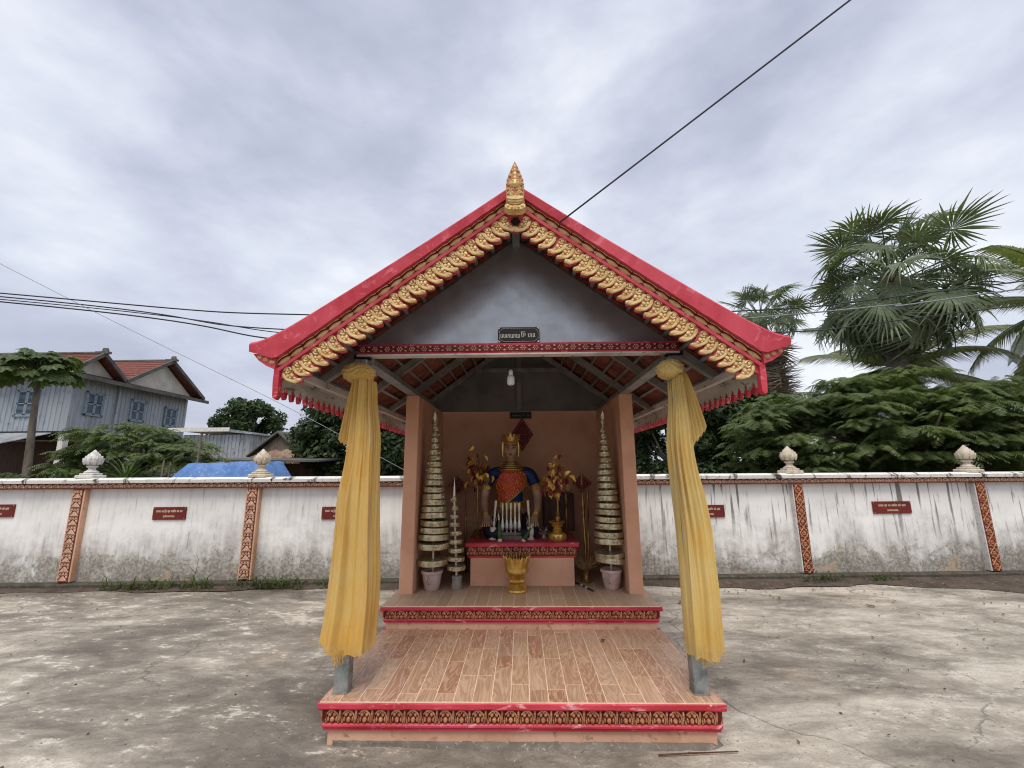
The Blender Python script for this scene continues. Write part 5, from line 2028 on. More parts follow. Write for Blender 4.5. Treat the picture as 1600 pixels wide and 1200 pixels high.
    g = G().add([(-.55, -.1, 3.62), (-11, -.1, 3.62), (-11, -1.6, 2.9), (-2.2, -1.6, 2.85), (-.55, -.1, 3.66), (-11, -.1, 3.66), (-11, -1.6, 2.94), (-2.2, -1.6, 2.89)], [(0, 1, 2, 3), (7, 6, 5, 4), (0, 3, 7, 4), (3, 2, 6, 7), (2, 1, 5, 6), (1, 0, 4, 5)])
    part('lean_to_awning', g, 'zinc', r)


def _bx(c, s, rx=0.):
    g = G().box((0, 0, 0), s, rot=(rx, 0, 0) if rx else None)
    return [tuple(Vector(p) + Vector(c)) for p in g.v], g.f


build_house()


def build_sheds():
    r = thing('zinc_shed', 'low grey corrugated zinc shed between the blue house and the trees', 'shed', (-15.7, 22.0, 0))
    part('shed_wall', rib_wall((-1.75, 0), (1.75, 0), 0, 3.62, (0, -1), .2, .03), 'zinc', r, fix=False)
    part('shed_side', rib_wall((1.75, 0), (1.9, 5), 0, 3.62, (1, 0), .2, .03), 'zinc', r, fix=False)
    g = G().box((-.7, 2.4, 3.86), (3.3, 5.4, .07), rot=(0, .02, 0)).box((1.05, 2.4, 3.74), (2.0, 5.4, .06), rot=(0, .10, 0))
    part('shed_roof', g, 'zinc', r)
    part('white_fascia', G().box((-.75, -.33, 3.86), (3.2, .04, .2)), 'white_paint', r)
    r = thing('gabled_hut', 'small brown gabled hut half hidden by the dark tree', 'hut', (-9.25, 17.5, 0))
    part('hut_wall', G().box((0, 0, 1.2), (1.7, 2.2, 2.4)), 'wood_grey', r)
    g = G().prism([(-.95, 2.35), (.95, 2.35), (.0, 3.12)], -1.12, -1.02)
    part('hut_gable', g, 'wood_grey', r)
    for s in (-1, 1):
        g = G().prism([(0, 3.2), (s * 1.1, 2.3), (s * 1.1, 2.36), (0, 3.28)][::s], -1.3, 1.3)
        part('hut_roof', g, 'shade_grey', r)
    r = thing('rusty_shelter', 'open shelter with a rusty sheet roof and thin poles', 'shelter', (-7.9, 15.0, 0))
    random.seed(8)
    n = 16
    g = G()
    g.grid(lambda u, v: (-1.35 + 2.5 * u, -1.2 + 2.2 * v, 1.95 + .62 * v + .04 * math.sin(u * 37) + .05 * math.sin(v * 5 + u * 3)), 60, 8)
    part('sheet_roof', g, 'rust', r, fix=False)
    for x in (-1.1, -.35, .2, .9):
        part('pole', G().tube([(x, -1.0, 0), (x + .06, -1.0, 2.1)], .035, 6), 'wood_grey', r)
    part('dark_screen', G().box((0, .8, 1.0), (2.4, .05, 2.0)), 'wood', r)
    # blue tarpaulin over a stack
    r = thing('blue_tarpaulin', 'blue tarpaulin stretched over a heap behind the wall', 'tarpaulin', (-6.55, 9.8, 0))

    def tp(u, v):
        x = -1.35 + 2.7 * u
        top = 1.98 - .02 * math.sin(5 * u)
        k = min(1, max(0, (u - .0) / .24)) if u < .5 else min(1, max(0, (.98 - u) / .14))
        prof = min(1, math.sin(PI * min(1, max(0, v))) * 1.5) ** .6
        z = .9 + (top - .9) * (.52 + .48 * k) * prof
        z += .008 * math.sin(17 * u + 3 * math.sin(9 * v)) * prof - .02 * abs(math.sin(23 * u + 5 * math.sin(3 * v))) * (1 - prof) + .006 * math.sin(31 * u * (1 + v) + 2)
        y = -.75 + 1.5 * v + .03 * math.sin(13 * u + 4 * v)
        return (x, y, z)
    part('tarp_sheet', G().grid(tp, 70, 30), 'tarp', r, smooth='all', fix=False)
    part('stacked_heap', G().box((0, 0, .45), (2.3, 1.3, .9), bev=.05), 'wood_grey', r)
    r = thing('thin_pole', 'thin bare pole standing between the tarpaulin and the feathery shrub', 'pole', (-8.0, 10.6, 0))
    part('pole_shaft', G().tube([(0, 0, 0), (.02, 0, 1.5), (.05, 0, 2.72)], .025, 7), 'wood_grey', r)
    part('pole_cap', G().lathe([(.03, 2.70), (.03, 2.74), (.01, 2.76)], 8, (.05, 0, 0)), 'wood', r)
    for k, (px, h) in enumerate(((-8.72, 2.02), (-8.55, 1.95))):
        r = thing('fence_stake', ('taller' if k == 0 else 'shorter') + ' of two pale stakes standing beside the spiky plant', 'stake', (px, 10.5, 0), 0, 'stakes behind the wall')
        part('stake_shaft', G().box((0, 0, h / 2), (.05, .04, h), taper=.8), 'wood_grey', r)
        part('stake_tip', G().lathe([(.022, h), (.004, h + .06)], 6), 'wood_grey', r)
    r = thing('dark_lean_to', 'dark sheet-roofed lean-to behind the tarpaulin', 'shed', (-8.0, 13.0, 0))
    part('sheet_roof', G().box((0, 0, 2.12), (4.6, 1.6, .05), rot=(.06, .01, 0)), 'shade_grey', r)
    part('back_boards', G().box((0, .6, 1.0), (4.4, .06, 2.0)), 'wood', r)


build_sheds()


# ================================================================== vegetation
def trunk(g, path, rad, seg=9):
    return g.tube(path, rad, seg)


def cloud_crown(clumps, n, leaf, squash=.75):
    """leaf positions and normals on and inside a set of ellipsoidal clumps (numpy)"""
    P, Nn = [], []
    tot = sum(c[3] ** 2 for c in clumps)
    for cx, cy, cz, rr in clumps:
        m = max(30, int(n * rr * rr / tot))
        d = rng.normal(size=(m, 3))
        d /= np.linalg.norm(d, axis=1, keepdims=True)
        rad = rr * (rng.uniform(.25, 1.0, m) ** .45) * rng.uniform(.86, 1.12, m)
        p = d * rad[:, None]
        p[:, 2] *= squash
        P.append(p + np.array([cx, cy, cz]))
        Nn.append(d * .6 + np.array([0, -.15, .55]) + rng.normal(size=(m, 3)) * .45)
    return np.concatenate(P), np.concatenate(Nn)


def leafy_tree(name, label, base, height, clumps, nleaf, leaf, mat, seed, cat='tree', group=None, lw=.5, core=True):
    global rng
    rng = np.random.default_rng(seed)
    random.seed(seed)
    r = thing(name, label, cat, base, 0, group)
    g = G()
    zf = min(c[2] for c in clumps)
    rt = .035 * height + .03
    fork = height * .42
    trunk(g, [(0, 0, -.1), (.04 * height * random.uniform(-1, 1), 0, fork * .5), (0, 0, fork)], [rt, rt * .8, rt * .7])
    for c in clumps[::max(1, len(clumps) // 14)]:
        e = Vector(c[:3])
        s = Vector((0, 0, fork * random.uniform(.75, 1)))
        mid = (s + e) / 2 + Vector((0, 0, -.08 * height))
        g.tube([s, mid, e], [rt * .42, rt * .25, rt * .08], 6)
    part('trunk', g, 'bark', r, smooth='all', fix=False)
    P, Nn = cloud_crown(clumps, nleaf, leaf)
    v = quads(P, Nn, leaf, leaf * lw)
    inst('crown', quad_mesh('crown', v, mat), r)
    return r


def clumps_in(cx, cy, cz, rx, ry, rz, n, rr, seed):
    random.seed(seed)
    out = []
    for k in range(n):
        a, z = random.uniform(0, 6.28), random.uniform(-1, 1)
        q = math.sqrt(1 - z * z) * random.uniform(.55, 1)
        out.append((cx + rx * q * math.cos(a), cy + ry * q * math.sin(a), cz + rz * z, rr * random.uniform(.65, 1.3)))
    return out


leafy_tree('round_tree', 'rounded loose-leaved tree beyond the zinc shed', (-16.2, 25, 0), 6.0, clumps_in(0, 0, 4.25, 1.75, 1.5, 1.55, 34, .62, 1) + [(.6, 0, 5.6, .5), (-1.4, -.2, 4.5, .6)], 9000, .26, 'leaf_dark', 101)
leafy_tree('dense_tree', 'dense dark tree behind the curtain on the house side', (-5.6, 14.5, 0), 4.6, clumps_in(0, 0, 2.85, 2.0, 1.3, 1.45, 40, .62, 2) + clumps_in(.9, .2, 2.2, 1.9, 1.2, 1.4, 20, .6, 3), 26000, .2, 'leaf_dark', 102)
leafy_tree('dense_tree', 'dense dark tree between the shrine back and the dark house-side tree', (-3.2, 16.5, 0), 4.4, clumps_in(0, 0, 2.6, 1.5, 1.2, 1.6, 30, .6, 4), 18000, .22, 'leaf_dark', 103)
leafy_tree('dark_tree', 'dark small-leaved tree right behind the shrine on the palm side', (5.2, 15.0, 0), 4.6, clumps_in(0, 0, 2.7, 1.9, 1.2, 1.6, 44, .6, 5), 30000, .18, 'leaf_dark', 104)
leafy_tree('dark_tree', 'shadowy tree under the short fan palm, beside the feathery tree', (7.6, 14.8, 0), 4.8, clumps_in(0, 0, 2.9, 1.7, 1.2, 1.65, 40, .6, 6), 28000, .18, 'leaf_dark', 105)
leafy_tree('dark_tree', 'far dark tree showing between shrine and feathery tree', (3.2, 18.5, 0), 5.0, clumps_in(0, 0, 2.9, 2.3, 1.2, 1.9, 34, .7, 7), 20000, .24, 'leaf_dark', 106)
for k, (x, y, rx, hz, lab) in enumerate(((-14.2, 11.2, 1.5, 1.9, 'leafy bush at the far house-side edge behind the wall'), (-11.3, 10.2, 1.0, 1.75, 'bright green bush behind the white lotus finial'), (-13.0, 13.2, 1.6, 2.1, 'shaded bush under the papaya tree'))):
    leafy_tree('leafy_bush', lab, (x, y, 0), 2.0, clumps_in(0, 0, hz * .62, rx, .6, hz * .42, 22, .36, 20 + k), 5200, .12, 'leaf_mid', 120 + k, cat='bush')


leafy_tree('far_tree', 'dark tree filling the gap behind the middle of the feathery tree', (11.4, 16.4, 0), 4.2, clumps_in(0, 0, 2.3, 2.6, 1.2, 1.5, 40, .65, 8), 9000, .2, 'leaf_dark', 107)
leafy_tree('far_tree', 'dark tree filling the gap behind the palm-side end of the feathery tree', (16.0, 15.6, 0), 4.0, clumps_in(0, 0, 2.2, 2.6, 1.2, 1.4, 40, .65, 9), 9000, .2, 'leaf_dark', 108)


def feather_pads(pads, seed, nleafs, length, mat, leafl):
    """tiers of umbrella sprays: each pad is a rosette of compound leaves that arch out and hang"""
    rg = np.random.default_rng(seed)
    V = []
    for (px, py, pz, rad) in pads:
        for q in range(nleafs):
            a = rg.uniform(0, 2 * PI)
            ln = length * rad * rg.uniform(.7, 1.15)
            st = np.array([px, py, pz]) + np.array([math.cos(a), math.sin(a), 0]) * rg.uniform(0, .35) * rad + np.array([0, 0, rg.uniform(-.10, .03)])
            droop = rg.uniform(.4, .8)
            m = 12
            t = np.linspace(.08, 1, m)
            cx = st[0] + math.cos(a) * ln * t
            cy = st[1] + math.sin(a) * ln * t
            cz = st[2] + ln * (.28 * t - droop * t ** 2)
            side = np.array([-math.sin(a), math.cos(a), 0.])
            c = np.stack([cx, cy, cz], 1)
            fw = np.gradient(c, axis=0)
            fw /= np.linalg.norm(fw, axis=1, keepdims=True)
            wd = (ln * .26 * np.sin(PI * (.15 + .8 * t)) ** .7 * leafl)[:, None]
            w2 = ln / m * .44
            for s in (-1, 1):
                dn = rg.uniform(.15, .75, (m, 1)) * np.array([0, 0, -1.])
                tip = c + (s * side + fw * .4 + dn) * wd
                V.append(np.stack([c - fw * w2, c + fw * w2, tip + fw * w2 * .55, tip - fw * w2 * .55], 1))
    return quad_mesh('crown', np.concatenate(V), mat)


def feathery_tree(name, label, base, pads, limbs, seed, nleafs, length, mat='leaf_feather', rt=.12, leafl=1.0):
    r = thing(name, label, 'tree' if 'tree' in name else 'shrub', base)
    random.seed(seed)
    g = G()
    g.tube([(0, 0, -.1), (.05, 0, .6), (0, 0, 1.2)], [rt, rt * .85, rt * .75], 9)
    for k in range(limbs):
        p = random.choice(pads)
        e = Vector(p[:3])
        m = Vector((e.x * .45, e.y * .45, 1.0 + (e.z - 1.0) * .62))
        g.tube([(0, 0, 1.0), m, e - Vector((0, 0, .05))], [rt * .4, rt * .25, rt * .08], 6)
    part('trunk', g, 'bark', r, smooth='all', fix=False)
    inst('crown', feather_pads(pads, seed, nleafs, length, mat, leafl), r)
    return r


random.seed(70)
pads = []
for k in range(430):
    a = random.uniform(0, 6.28)
    q = math.sqrt(random.random())
    x, y = 4.6 * q * math.cos(a), 1.9 * q * math.sin(a)
    ztop = 4.25 - 1.15 * (abs(x + .3) / 4.6) ** 1.7 - .5 * (y / 1.9) ** 2
    t = random.random() ** .8
    z = 1.25 + (ztop - 1.25) * (round(t * 9) / 9 + random.uniform(-.025, .025))
    shrink = .78 + .22 * math.sin(PI * min(1, (z - 1.0) / 3))
    pads.append((x * shrink, y * shrink, z, random.uniform(.75, 1.2)))
feathery_tree('feathery_tree', 'broad feathery tree in layered tiers behind the wall below the palms', (9.9, 11.3, 0), pads, 26, 71, 20, .40, rt=.2)
random.seed(72)
pads = []
for k in range(130):
    a = random.uniform(0, 6.28)
    q = math.sqrt(random.random())
    x, y = 2.1 * q * math.cos(a), .8 * q * math.sin(a)
    ztop = 3.12 - .95 * (abs(x + .35) / 2.1) ** 1.5
    z = 1.2 + (ztop - 1.2) * random.random() ** .7
    pads.append((x, y, z, random.uniform(.55, .95)))
feathery_tree('feathery_shrub', 'spreading feathery shrub in front of the blue house', (-10.15, 11.6, 0), pads, 20, 73, 16, .44, rt=.1)


def fan_leaf_mesh(seed, mat, droop=.35, n=32, spread=2.35, R=1.0, pet=1.2, pitch=.5):
    """palmate leaf: petiole along +X, blades folded into one fan then splitting into drooping tips"""
    rd = random.Random(seed)
    g = G()
    g.tube([(0, 0, 0), (pet * .5, 0, .03), (pet, 0, 0)], [.035, .022, .016], 5)
    for i in range(n):
        a = -spread + 2 * spread * i / (n - 1)
        da = 2 * spread / (n - 1)
        rr = R * (1 - .28 * (abs(a) / spread) ** 2) * rd.uniform(.76, 1.1)
        bend = droop * rd.uniform(.6, 2.1)
        a += rd.uniform(-.035, .035)
        row = []
        for t, wk in ((.04, .9), (.45, 1.0), (.72, .62), (.9, .32), (1.0, .03)):
            q = rr * t
            w = q * math.tan(da / 2) * wk if t < .5 else rr * .45 * math.tan(da / 2) * wk
            z = -bend * max(0, t - .4) ** 1.6 * R + .10 * q * (abs(a) / spread)
            c = Vector((pet + q * math.cos(a), q * math.sin(a), z))
            s = Vector((-math.sin(a), math.cos(a), 0)) * w
            row.append((c - s - Vector((0, 0, w * .5)), c + Vector((0, 0, w * .35)), c + s - Vector((0, 0, w * .5))))
        hub = Matrix.Translation((pet, 0, 0)) @ Matrix.Rotation(pitch, 4, 'Y') @ Matrix.Translation((-pet, 0, 0))
        vs = [hub @ p for tr in row for p in tr]
        fs = []
        for k in range(4):
            b = k * 3
            fs += [(b, b + 1, b + 4, b + 3), (b + 1, b + 2, b + 5, b + 4)]
        g.add(vs, fs)
    return g.mesh('palm_frond', mat)


def fan_palm(label, base, trunk_h, lean, nfr, scale, seed, skirt=0, trunk_r=.2, lowest=-.9, low=0):
    rd = random.Random(seed)
    r = thing('fan_palm', label, 'palm', base, 0, 'fan palms')
    top = Vector((lean[0], lean[1], trunk_h))
    g = G()
    pts, rad = [], []
    for k in range(15):
        t = k / 14
        pts.append((lean[0] * t ** 1.3, lean[1] * t ** 1.3, trunk_h * t))
        rad.append(trunk_r * (1.1 - .2 * t + .04 * (k % 2)))
    g.tube(pts, rad, 12)
    part('trunk', g, 'palm_bark', r, smooth='all', fix=False)
    part('crown_boss', G().ball(top, 1, 14, 10, (.30 * scale, .30 * scale, .5 * scale)), 'leaf_dead', r, smooth='all', fix=False)
    ms = [fan_leaf_mesh(seed + i, 'leaf_palm', droop=(.3, .55, .9)[i], pitch=(.1, .55, 1.0)[i], pet=(1.55, 1.75, 1.4)[i]) for i in range(3)]
    short = [fan_leaf_mesh(seed + 5 + i, 'leaf_palm', droop=(.7, 1.2)[i], pitch=(.3, .8)[i], pet=(.8, 1.2)[i], spread=1.75, n=26) for i in range(2)]
    dead = [fan_leaf_mesh(seed + 9 + i, 'leaf_dead', droop=1.4, n=22, spread=1.5) for i in range(2)]
    for k in range(nfr):
        t = (k + .5) / nfr
        el = 1.35 - (1.35 - lowest) * t ** .85 + rd.uniform(-.14, .14)
        az = k * 2.39996 + rd.uniform(-.25, .25)
        sc = scale * rd.uniform(.85, 1.12) * (.86 if el > 1.1 else 1)
        m = Matrix.Rotation(az, 4, 'Z') @ Matrix.Rotation(-el, 4, 'Y') @ Matrix.Rotation(rd.uniform(-.95, .95), 4, 'X')
        # blade pitched back on the petiole so that the fan lies flatter than the stalk
        o = inst('frond', ms[k % 3], r, top + Vector((0, 0, .25 * scale * math.sin(el))), m.to_euler(), (sc, sc, sc))
    for k in range(low):
        az = k * 2.39996 + 1.0
        el = -.25 - .95 * (k / low) + rd.uniform(-.12, .12)
        m = Matrix.Rotation(az, 4, 'Z') @ Matrix.Rotation(-el, 4, 'Y') @ Matrix.Rotation(rd.uniform(-.8, .8), 4, 'X')
        q = scale * rd.uniform(.75, 1.35)
        inst('frond', short[k % 2], r, top + Vector((0, 0, -.25 * scale)), m.to_euler(), (q, q, q))
    for k in range(skirt):
        az = k * 2.39996
        el = -1.0 - .45 * rd.random()
        sc = scale * rd.uniform(1.0, 1.4)
        zz = -.1 - 2.6 * scale * (k / max(1, skirt))
        m = Matrix.Rotation(az, 4, 'Z') @ Matrix.Rotation(-el, 4, 'Y') @ Matrix.Rotation(rd.uniform(-1.2, 1.2), 4, 'X')
        inst('dead_frond', dead[k % 2], r, top + Vector((0, 0, zz)), m.to_euler(), (sc, sc, sc))
    return r


fan_palm('tall bushy fan palm with a huge round crown above the feathery tree', (10.25, 12.0, 0), 6.95, (.55, 0), 56, 1.0, 200, trunk_r=.25, lowest=-.75, low=34)
fan_palm('shorter fan palm with a skirt of dead fronds beside the shrine roof', (10.15, 18.2, 0), 8.0, (.38, 0), 30, .80, 220, skirt=70, trunk_r=.24, lowest=-.35)


def coco_frond_mesh(seed, L=3.6, sag=.9):
    rd = random.Random(seed)
    g = G()
    pts = []
    n = 16
    for k in range(n):
        t = k / (n - 1)
        pts.append(Vector((L * t * (1 - .12 * t * t), 0, L * (.10 * t - sag * .42 * t ** 2.1))))
    g.tube(pts, [.045 * (1 - .9 * k / (n - 1)) + .004 for k in range(n)], 5)
    m = 74
    for k in range(m):
        t = .10 + .89 * k / (m - 1)
        f = t * (n - 1)
        i = min(int(f), n - 2)
        c = pts[i].lerp(pts[i + 1], f - i)
        d = (pts[i + 1] - pts[i]).normalized()
        ln = (.30 + .55 * math.sin(PI * min(1, .15 + .8 * t)) ** .8) * rd.uniform(.85, 1.1)
        for s in (-1, 1):
            o = (Vector((0, s, 0)) * .72 + d * .62 + Vector((0, 0, -.10))).normalized()
            dn = Vector((0, 0, -1))
            w = .022
            p0, p1, p2 = c, c + o * ln * .5 + dn * ln * .10, c + o * ln * .86 + dn * ln * rd.uniform(.34, .62)
            q = d * w
            g.add([p0 - q, p0 + q, p1 + q, p1 - q, p2], [(0, 1, 2, 3), (3, 2, 4)])
    return g.mesh('coconut_frond', 'leaf_coco')


def coconut_palm(label, base, h, lean, fronds, seed, sc=1.0):
    rd = random.Random(seed)
    r = thing('coconut_palm', label, 'palm', base, 0, 'coconut palms')
    top = Vector((lean[0], lean[1], h))
    pts = [(lean[0] * (k / 11) ** 1.5, lean[1] * (k / 11) ** 1.5, h * k / 11) for k in range(12)]
    part('trunk', G().tube(pts, [.17 - .06 * k / 11 for k in range(12)], 10), 'palm_bark', r, smooth='all', fix=False)
    ms = [coco_frond_mesh(seed + i, 3.6, (.7, 1.0, 1.3)[i]) for i in range(3)]
    for k in range(fronds):
        t = k / (fronds - 1)
        el = 1.15 - 1.75 * t + rd.uniform(-.1, .1)
        az = k * 2.39996 + rd.uniform(-.2, .2)
        m = Matrix.Rotation(az, 4, 'Z') @ Matrix.Rotation(-el, 4, 'Y') @ Matrix.Rotation(rd.uniform(-.4, .4), 4, 'X')
        q = sc * rd.uniform(.85, 1.1)
        inst('frond', ms[k % 3], r, top, m.to_euler(), (q, q, q))
    return r


coconut_palm('coconut palm with long drooping fronds at the palm-side picture edge', (15.0, 11.4, 0), 6.1, (.25, 0), 20, 300, .86)
coconut_palm('low coconut palm half hidden behind the tall fan palm', (13.1, 15.2, 0), 5.2, (.2, 0), 22, 320, .95)


def papaya():
    r = thing('papaya_tree', 'slim papaya tree with a flat umbrella crown before the blue house', 'tree', (-12.55, 11.0, 0))
    part('trunk', G().tube([(0, 0, -.1), (-.1, 0, 1.5), (-.25, 0, 3.2), (-.36, 0, 4.55)], [.105, .09, .07, .05], 10), 'bark', r, smooth='all', fix=False)
    rd = random.Random(90)
    top = Vector((-.36, 0, 4.5))

    def leaf(seed):
        q = random.Random(seed)
        g = G()
        lobes = 9
        for i in range(lobes):
            a = -2.2 + 4.4 * i / (lobes - 1)
            R = .36 * (1 - .25 * (abs(a) / 2.2) ** 2) * q.uniform(.9, 1.1)
            d = Vector((math.cos(a), math.sin(a), 0))
            s = Vector((-math.sin(a), math.cos(a), 0))
            dz = Vector((0, 0, -1))
            P = [Vector((0, 0, 0)), d * R * .45 - s * .055, d * R * .72 - s * .085 + dz * .05, d * R + dz * .12, d * R * .72 + s * .085 + dz * .05, d * R * .45 + s * .055, d * R * .6 + Vector((0, 0, .02))]
            g.add(P, [(0, 1, 6), (1, 2, 6), (2, 3, 6), (3, 4, 6), (4, 5, 6), (5, 0, 6)])
        return g.mesh('papaya_leaf', 'leaf_papaya')
    ms = [leaf(i) for i in range(3)]
    pet = G()
    for k in range(42):
        az = k * 2.39996
        t = (k + .5) / 42
        el = 1.15 - 1.55 * t + rd.uniform(-.15, .15)
        ln = rd.uniform(.5, .80) * (1.0 if el < .6 else .75)
        d = Vector((math.cos(az) * math.cos(el), math.sin(az) * math.cos(el), math.sin(el)))
        e = top + d * ln + Vector((0, 0, -.08 * ln))
        pet.tube([top + Vector((0, 0, -.3 * t)), top + d * ln * .6 + Vector((0, 0, .03)), e], [.012, .009, .007], 5)
        inst('leaf', ms[k % 3], r, e, (rd.uniform(-.45, .45), rd.uniform(0, .6), az), [rd.uniform(.72, 1.05)] * 3)
    part('leaf_stalks', pet, 'leaf_papaya', r, fix=False)


papaya()


def spiky_plant():
    r = thing('spiky_plant', 'spiky rosette plant poking above the wall beside the white finial', 'plant', (-9.35, 10.2, 0))
    rd = random.Random(95)
    part('stem', G().tube([(0, 0, -.05), (0, 0, 1.45)], .07, 8), 'bark', r, smooth='all')
    ms = []
    for v in range(2):
        g = G()
        L = .75
        vs = []
        for k in range(7):
            t = k / 6
            w = .028 * (1 - t ** 2) + .001
            c = Vector((L * t, 0, .10 * t - (.22 + .2 * v) * t ** 2.4))
            vs += [c + Vector((0, -w, .01)), c, c + Vector((0, w, .01))]
        fs = []
        for k in range(6):
            b = k * 3
            fs += [(b, b + 1, b + 4, b + 3), (b + 1, b + 2, b + 5, b + 4)]
        g.add(vs, fs)
        ms.append(g.mesh('blade_leaf', 'leaf_mid'))
    for k in range(44):
        inst('blade_leaf', ms[k % 2], r, (0, 0, 1.42 + .12 * (k / 44)), (0, -(.1 + 1.1 * k / 44 + rd.uniform(-.1, .1)), k * 2.39996), [rd.uniform(.8, 1.15)] * 3)


spiky_plant()


def weed(s, y, label, kind, size, seed):
    rd = random.Random(seed)
    x, yy, _ = wall_pt(s, y, 0)
    r = thing('weed_tuft', label, 'weed', (x, yy, .02), 0, 'weeds along the wall foot')
    g = G()
    nb = int(46 * size) if kind == 'grass' else int(30 * size)
    for k in range(nb):
        a = rd.uniform(0, 6.28)
        ln = size * rd.uniform(.06, .30) * (1 - .6 * abs(rd.gauss(0, .5)) % 1)
        lean = rd.uniform(.2, 1.1)
        b = Vector((rd.uniform(-.3, .3) * size, rd.uniform(-.06, .06), 0))
        d = Vector((math.cos(a) * lean, math.sin(a) * lean * .6, 1)).normalized()
        sd = Vector((-math.sin(a), math.cos(a), 0)) * .008
        p1, p2 = b + d * ln * .55, b + d * ln + Vector((math.cos(a), math.sin(a) * .6, -.8)) * ln * .22
        g.add([b - sd, b + sd, p1 + sd, p1 - sd, p2], [(0, 1, 2, 3), (3, 2, 4)])
    part('blades', g, 'grass', r, fix=False)
    g = G()
    for k in range(int(110 * size) if kind != 'grass' else 26):
        a = rd.uniform(0, 6.28)
        q = rd.uniform(0, .34) * size
        c = Vector((q * math.cos(a) * 1.3, q * math.sin(a) * .45, rd.uniform(.02, .15) * size))
        u = Vector((rd.uniform(-1, 1), rd.uniform(-1, 1), rd.uniform(-.2, .6))).normalized() * .024
        v = u.cross(Vector((0, .3, 1))).normalized() * .014
        g.add([c - u, c + v, c + u, c - v], [(0, 1, 2, 3)])
    part('small_leaves', g, 'leaf_mid', r, fix=False)
    return r


weed(-6.25, -.10, 'low grass tuft at the wall foot nearest the first pilaster', 'grass', 1.0, 1)
weed(-5.75, -.12, 'flat leafy weed at the wall foot, middle of the house-side panel', 'leaf', .9, 2)
w = weed(-5.15, -.10, 'grassy tuft with one tall arching stalk against the white wall', 'grass', 1.2, 3)
g = G()
g.tube([(.0, .02, 0), (.05, .03, .28), (.06, .03, .42), (.02, .02, .5)], [.006, .004, .003, .001], 5)
g.tube([(.05, .03, .2), (-.08, .02, .34), (-.22, .0, .37)], [.004, .003, .001], 5)
part('tall_stalk', g, 'grass', w, fix=False)
weed(-4.15, -.10, 'leafy weed just past the second pilaster', 'leaf', 1.1, 4)
weed(-3.75, -.12, 'broad leafy weed beside the house-side curtain foot', 'leaf', 1.2, 5)
weed(-2.95, -.06, 'small climbing weed by the curtain at the wall foot', 'leaf', .8, 6)
weed(4.75, -.16, 'flat bright green weed at the foot of the diamond pilaster', 'leaf', 1.0, 7)
weed(5.75, -.14, 'small green weed on the soil strip, palm side', 'leaf', .7, 8)


# ================================================================== cables
def cable(label, pts, rad, mat='wire', sag=0.):
    a, b = Vector(pts[0]), Vector(pts[-1])
    path = []
    if len(pts) == 2:
        for k in range(25):
            t = k / 24
            path.append(a.lerp(b, t) - Vector((0, 0, sag * 4 * t * (1 - t))))
    else:
        path = pts
    o = part('overhead_cable', G().tube(path, rad, 6), mat, None, smooth='all')
    return tag(o, label, 'cable', 'overhead cables')


def run(pts, n=14):
    """smooth curve through the given points (Catmull-Rom)"""
    P = [Vector(p) for p in pts]
    P = [P[0] * 2 - P[1]] + P + [P[-1] * 2 - P[-2]]
    out = []
    for i in range(1, len(P) - 2):
        p0, p1, p2, p3 = P[i - 1:i + 3]
        for k in range(n):
            t = k / n
            out.append(.5 * ((2 * p1) + (p2 - p0) * t + (2 * p0 - 5 * p1 + 4 * p2 - p3) * t * t + (3 * p1 - p0 - 3 * p2 + p3) * t ** 3))
    out.append(P[-2])
    return out


# the lines cross behind the roof and run on past both edges of the picture
cable('thick dark cable rising steeply from the roof verge', [(.30, 2.87, 3.565), (7.3, .21, 7.79)], .006)
cable('uppermost of the dark twisted cables on the house side, running on behind the roof', run([(-40, 9, 8.9), (-11.86, 9, 5.81), (-4.58, 9, 5.18), (4.43, 9, 5.12), (10.9, 9, 5.72), (36, 9, 8.6)]), .015)
cable('second dark cable on the house side, passing low behind the roof', run([(-40, 9.05, 8.6), (-11.84, 9.05, 5.74), (-5.26, 9.05, 4.87), (4.8, 9.05, 4.64), (10.9, 9.05, 5.2), (36, 9.05, 8.0)]), .014)
cable('third dark cable close below the second, ending at the shrine ridge', run([(-40, 9.1, 8.5), (-11.83, 9.1, 5.69), (-5.26, 9.1, 4.80), (-2.0, 8.4, 4.35), (-.03, 6.62, 3.86)]), .011)
cable('lowest sagging dark cable on the house side, reaching the shrine ridge', run([(-40, 9, 8.4), (-11.8, 9, 5.6), (-5.39, 9, 4.63), (-2.0, 8.3, 4.2), (-.03, 6.62, 3.84)]), .016)
cable('thin grey guy wire slanting down behind the house-side eave', run([(-30, 9, 15.6), (-12.03, 9, 6.54), (-5.1, 9, 3.18), (-2.3, 9, 1.73), (1.2, 9, .0)]), .006, 'wire_pale')
cable('pale cable crossing in front of the palms, starting at the shrine ridge', run([(-.03, 6.62, 3.88), (2.0, 8.4, 4.6), (4.81, 9, 4.955), (8.0, 9, 5.22), (10.92, 9, 5.56), (36, 9, 9.0)]), .016, 'wire_pale')


# ================================================================== small things on the court
r = thing('ground_stick', 'dark bare stick lying on the concrete near the lower step', 'stick', (.85, 3.165, .008))
part('stick_shaft', G().tube([(0, 0, 0), (.2, .012, .004), (.52, .037, .002)], [.0045, .005, .0035], 7), 'wood', r)
part('stick_knot', G().ball((.2, .012, .005), .0065, 8, 6), 'wood', r)


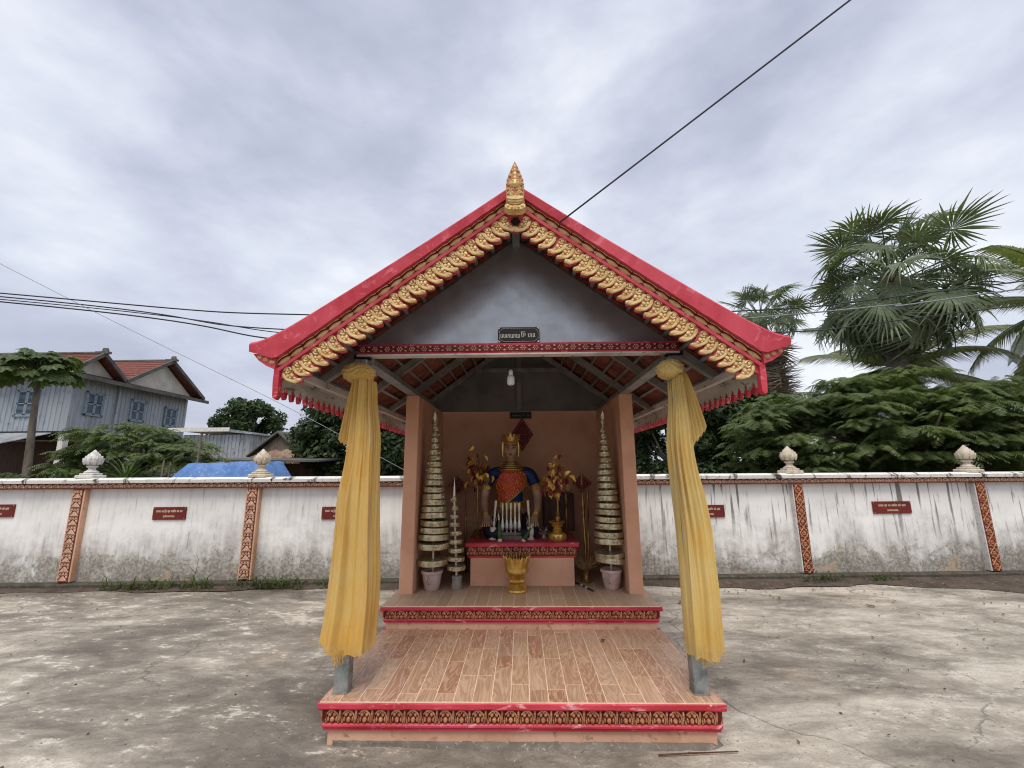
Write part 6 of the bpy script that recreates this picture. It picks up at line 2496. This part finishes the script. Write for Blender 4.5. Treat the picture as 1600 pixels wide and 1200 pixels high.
def curled_leaf(px, py, ang, size, label):
    r = thing('fallen_leaf', label, 'leaf', (px, py, .004), ang, 'fallen leaves on the court')
    part('blade', G().grid(lambda u, v: ((v - .5) * size, (u - .5) * size * .5 * math.sin(PI * (.05 + .9 * v)) , .10 * size * (2 * u - 1) ** 2 + .06 * size * math.sin(PI * v)), 7, 9), 'litter', r, smooth='all', fix=False)
    part('stalk', G().tube([(size * .48, 0, .01), (size * .7, .01, .012)], .002, 4), 'litter', r)


curled_leaf(5.66, 5.02, .2, .22, 'big curled brown leaf at the palm-side edge of the court')
curled_leaf(2.12, 6.35, 1.0, .09, 'small dark leaf on the court nearest the palm-side curtain')
curled_leaf(4.55, 6.2, 2.2, .09, 'small dark leaf by the soil strip in front of the diamond pilaster')


curled_leaf(.712, 4.26, 1.3, .07, 'small dry leaf lying on the tiled lower step')
bpy.data.objects[[o.name for o in bpy.data.objects if o.name.startswith('fallen_leaf')][-1]].location.z = .279


def litter():
    rd = random.Random(99)
    g = G()
    for k in range(420):
        if k < 260:
            x = rd.uniform(1.6, 9.5)
            y = 7.2 + x * .044 - abs(rd.gauss(0, .45)) - .05
        elif k < 330:
            x, y = rd.uniform(1.8, 7), rd.uniform(3.2, 6.8)
        else:
            x = rd.uniform(-8.5, -1.7)
            y = 7.2 + x * .044 - abs(rd.gauss(0, .12)) - .12
        s = rd.uniform(.008, .028)
        a = rd.uniform(0, 6.28)
        c, sn = math.cos(a) * s, math.sin(a) * s
        z = .012
        g.add([(x - c, y - sn, z - .008), (x + sn * .5, y - c * .5, z), (x + c, y + sn, z + s * .35), (x - sn * .5, y + c * .5, z + s * .2)], [(0, 1, 2, 3)])
    for k in range(260):
        x, y = rd.uniform(-8, 8), rd.uniform(2.2, 6.9)
        if abs(x) < 1.45 and y > 3.1:
            continue
        s = rd.uniform(.004, .012)
        g.ball((x, y, s * .3), s, 5, 3, (1, rd.uniform(.6, 1), .6))
    o = part('leaf_litter', g, 'litter', None, fix=False)
    stuff(o, 'scattered dry leaf bits and crumbs along the wall foot and court', 'litter')


litter()
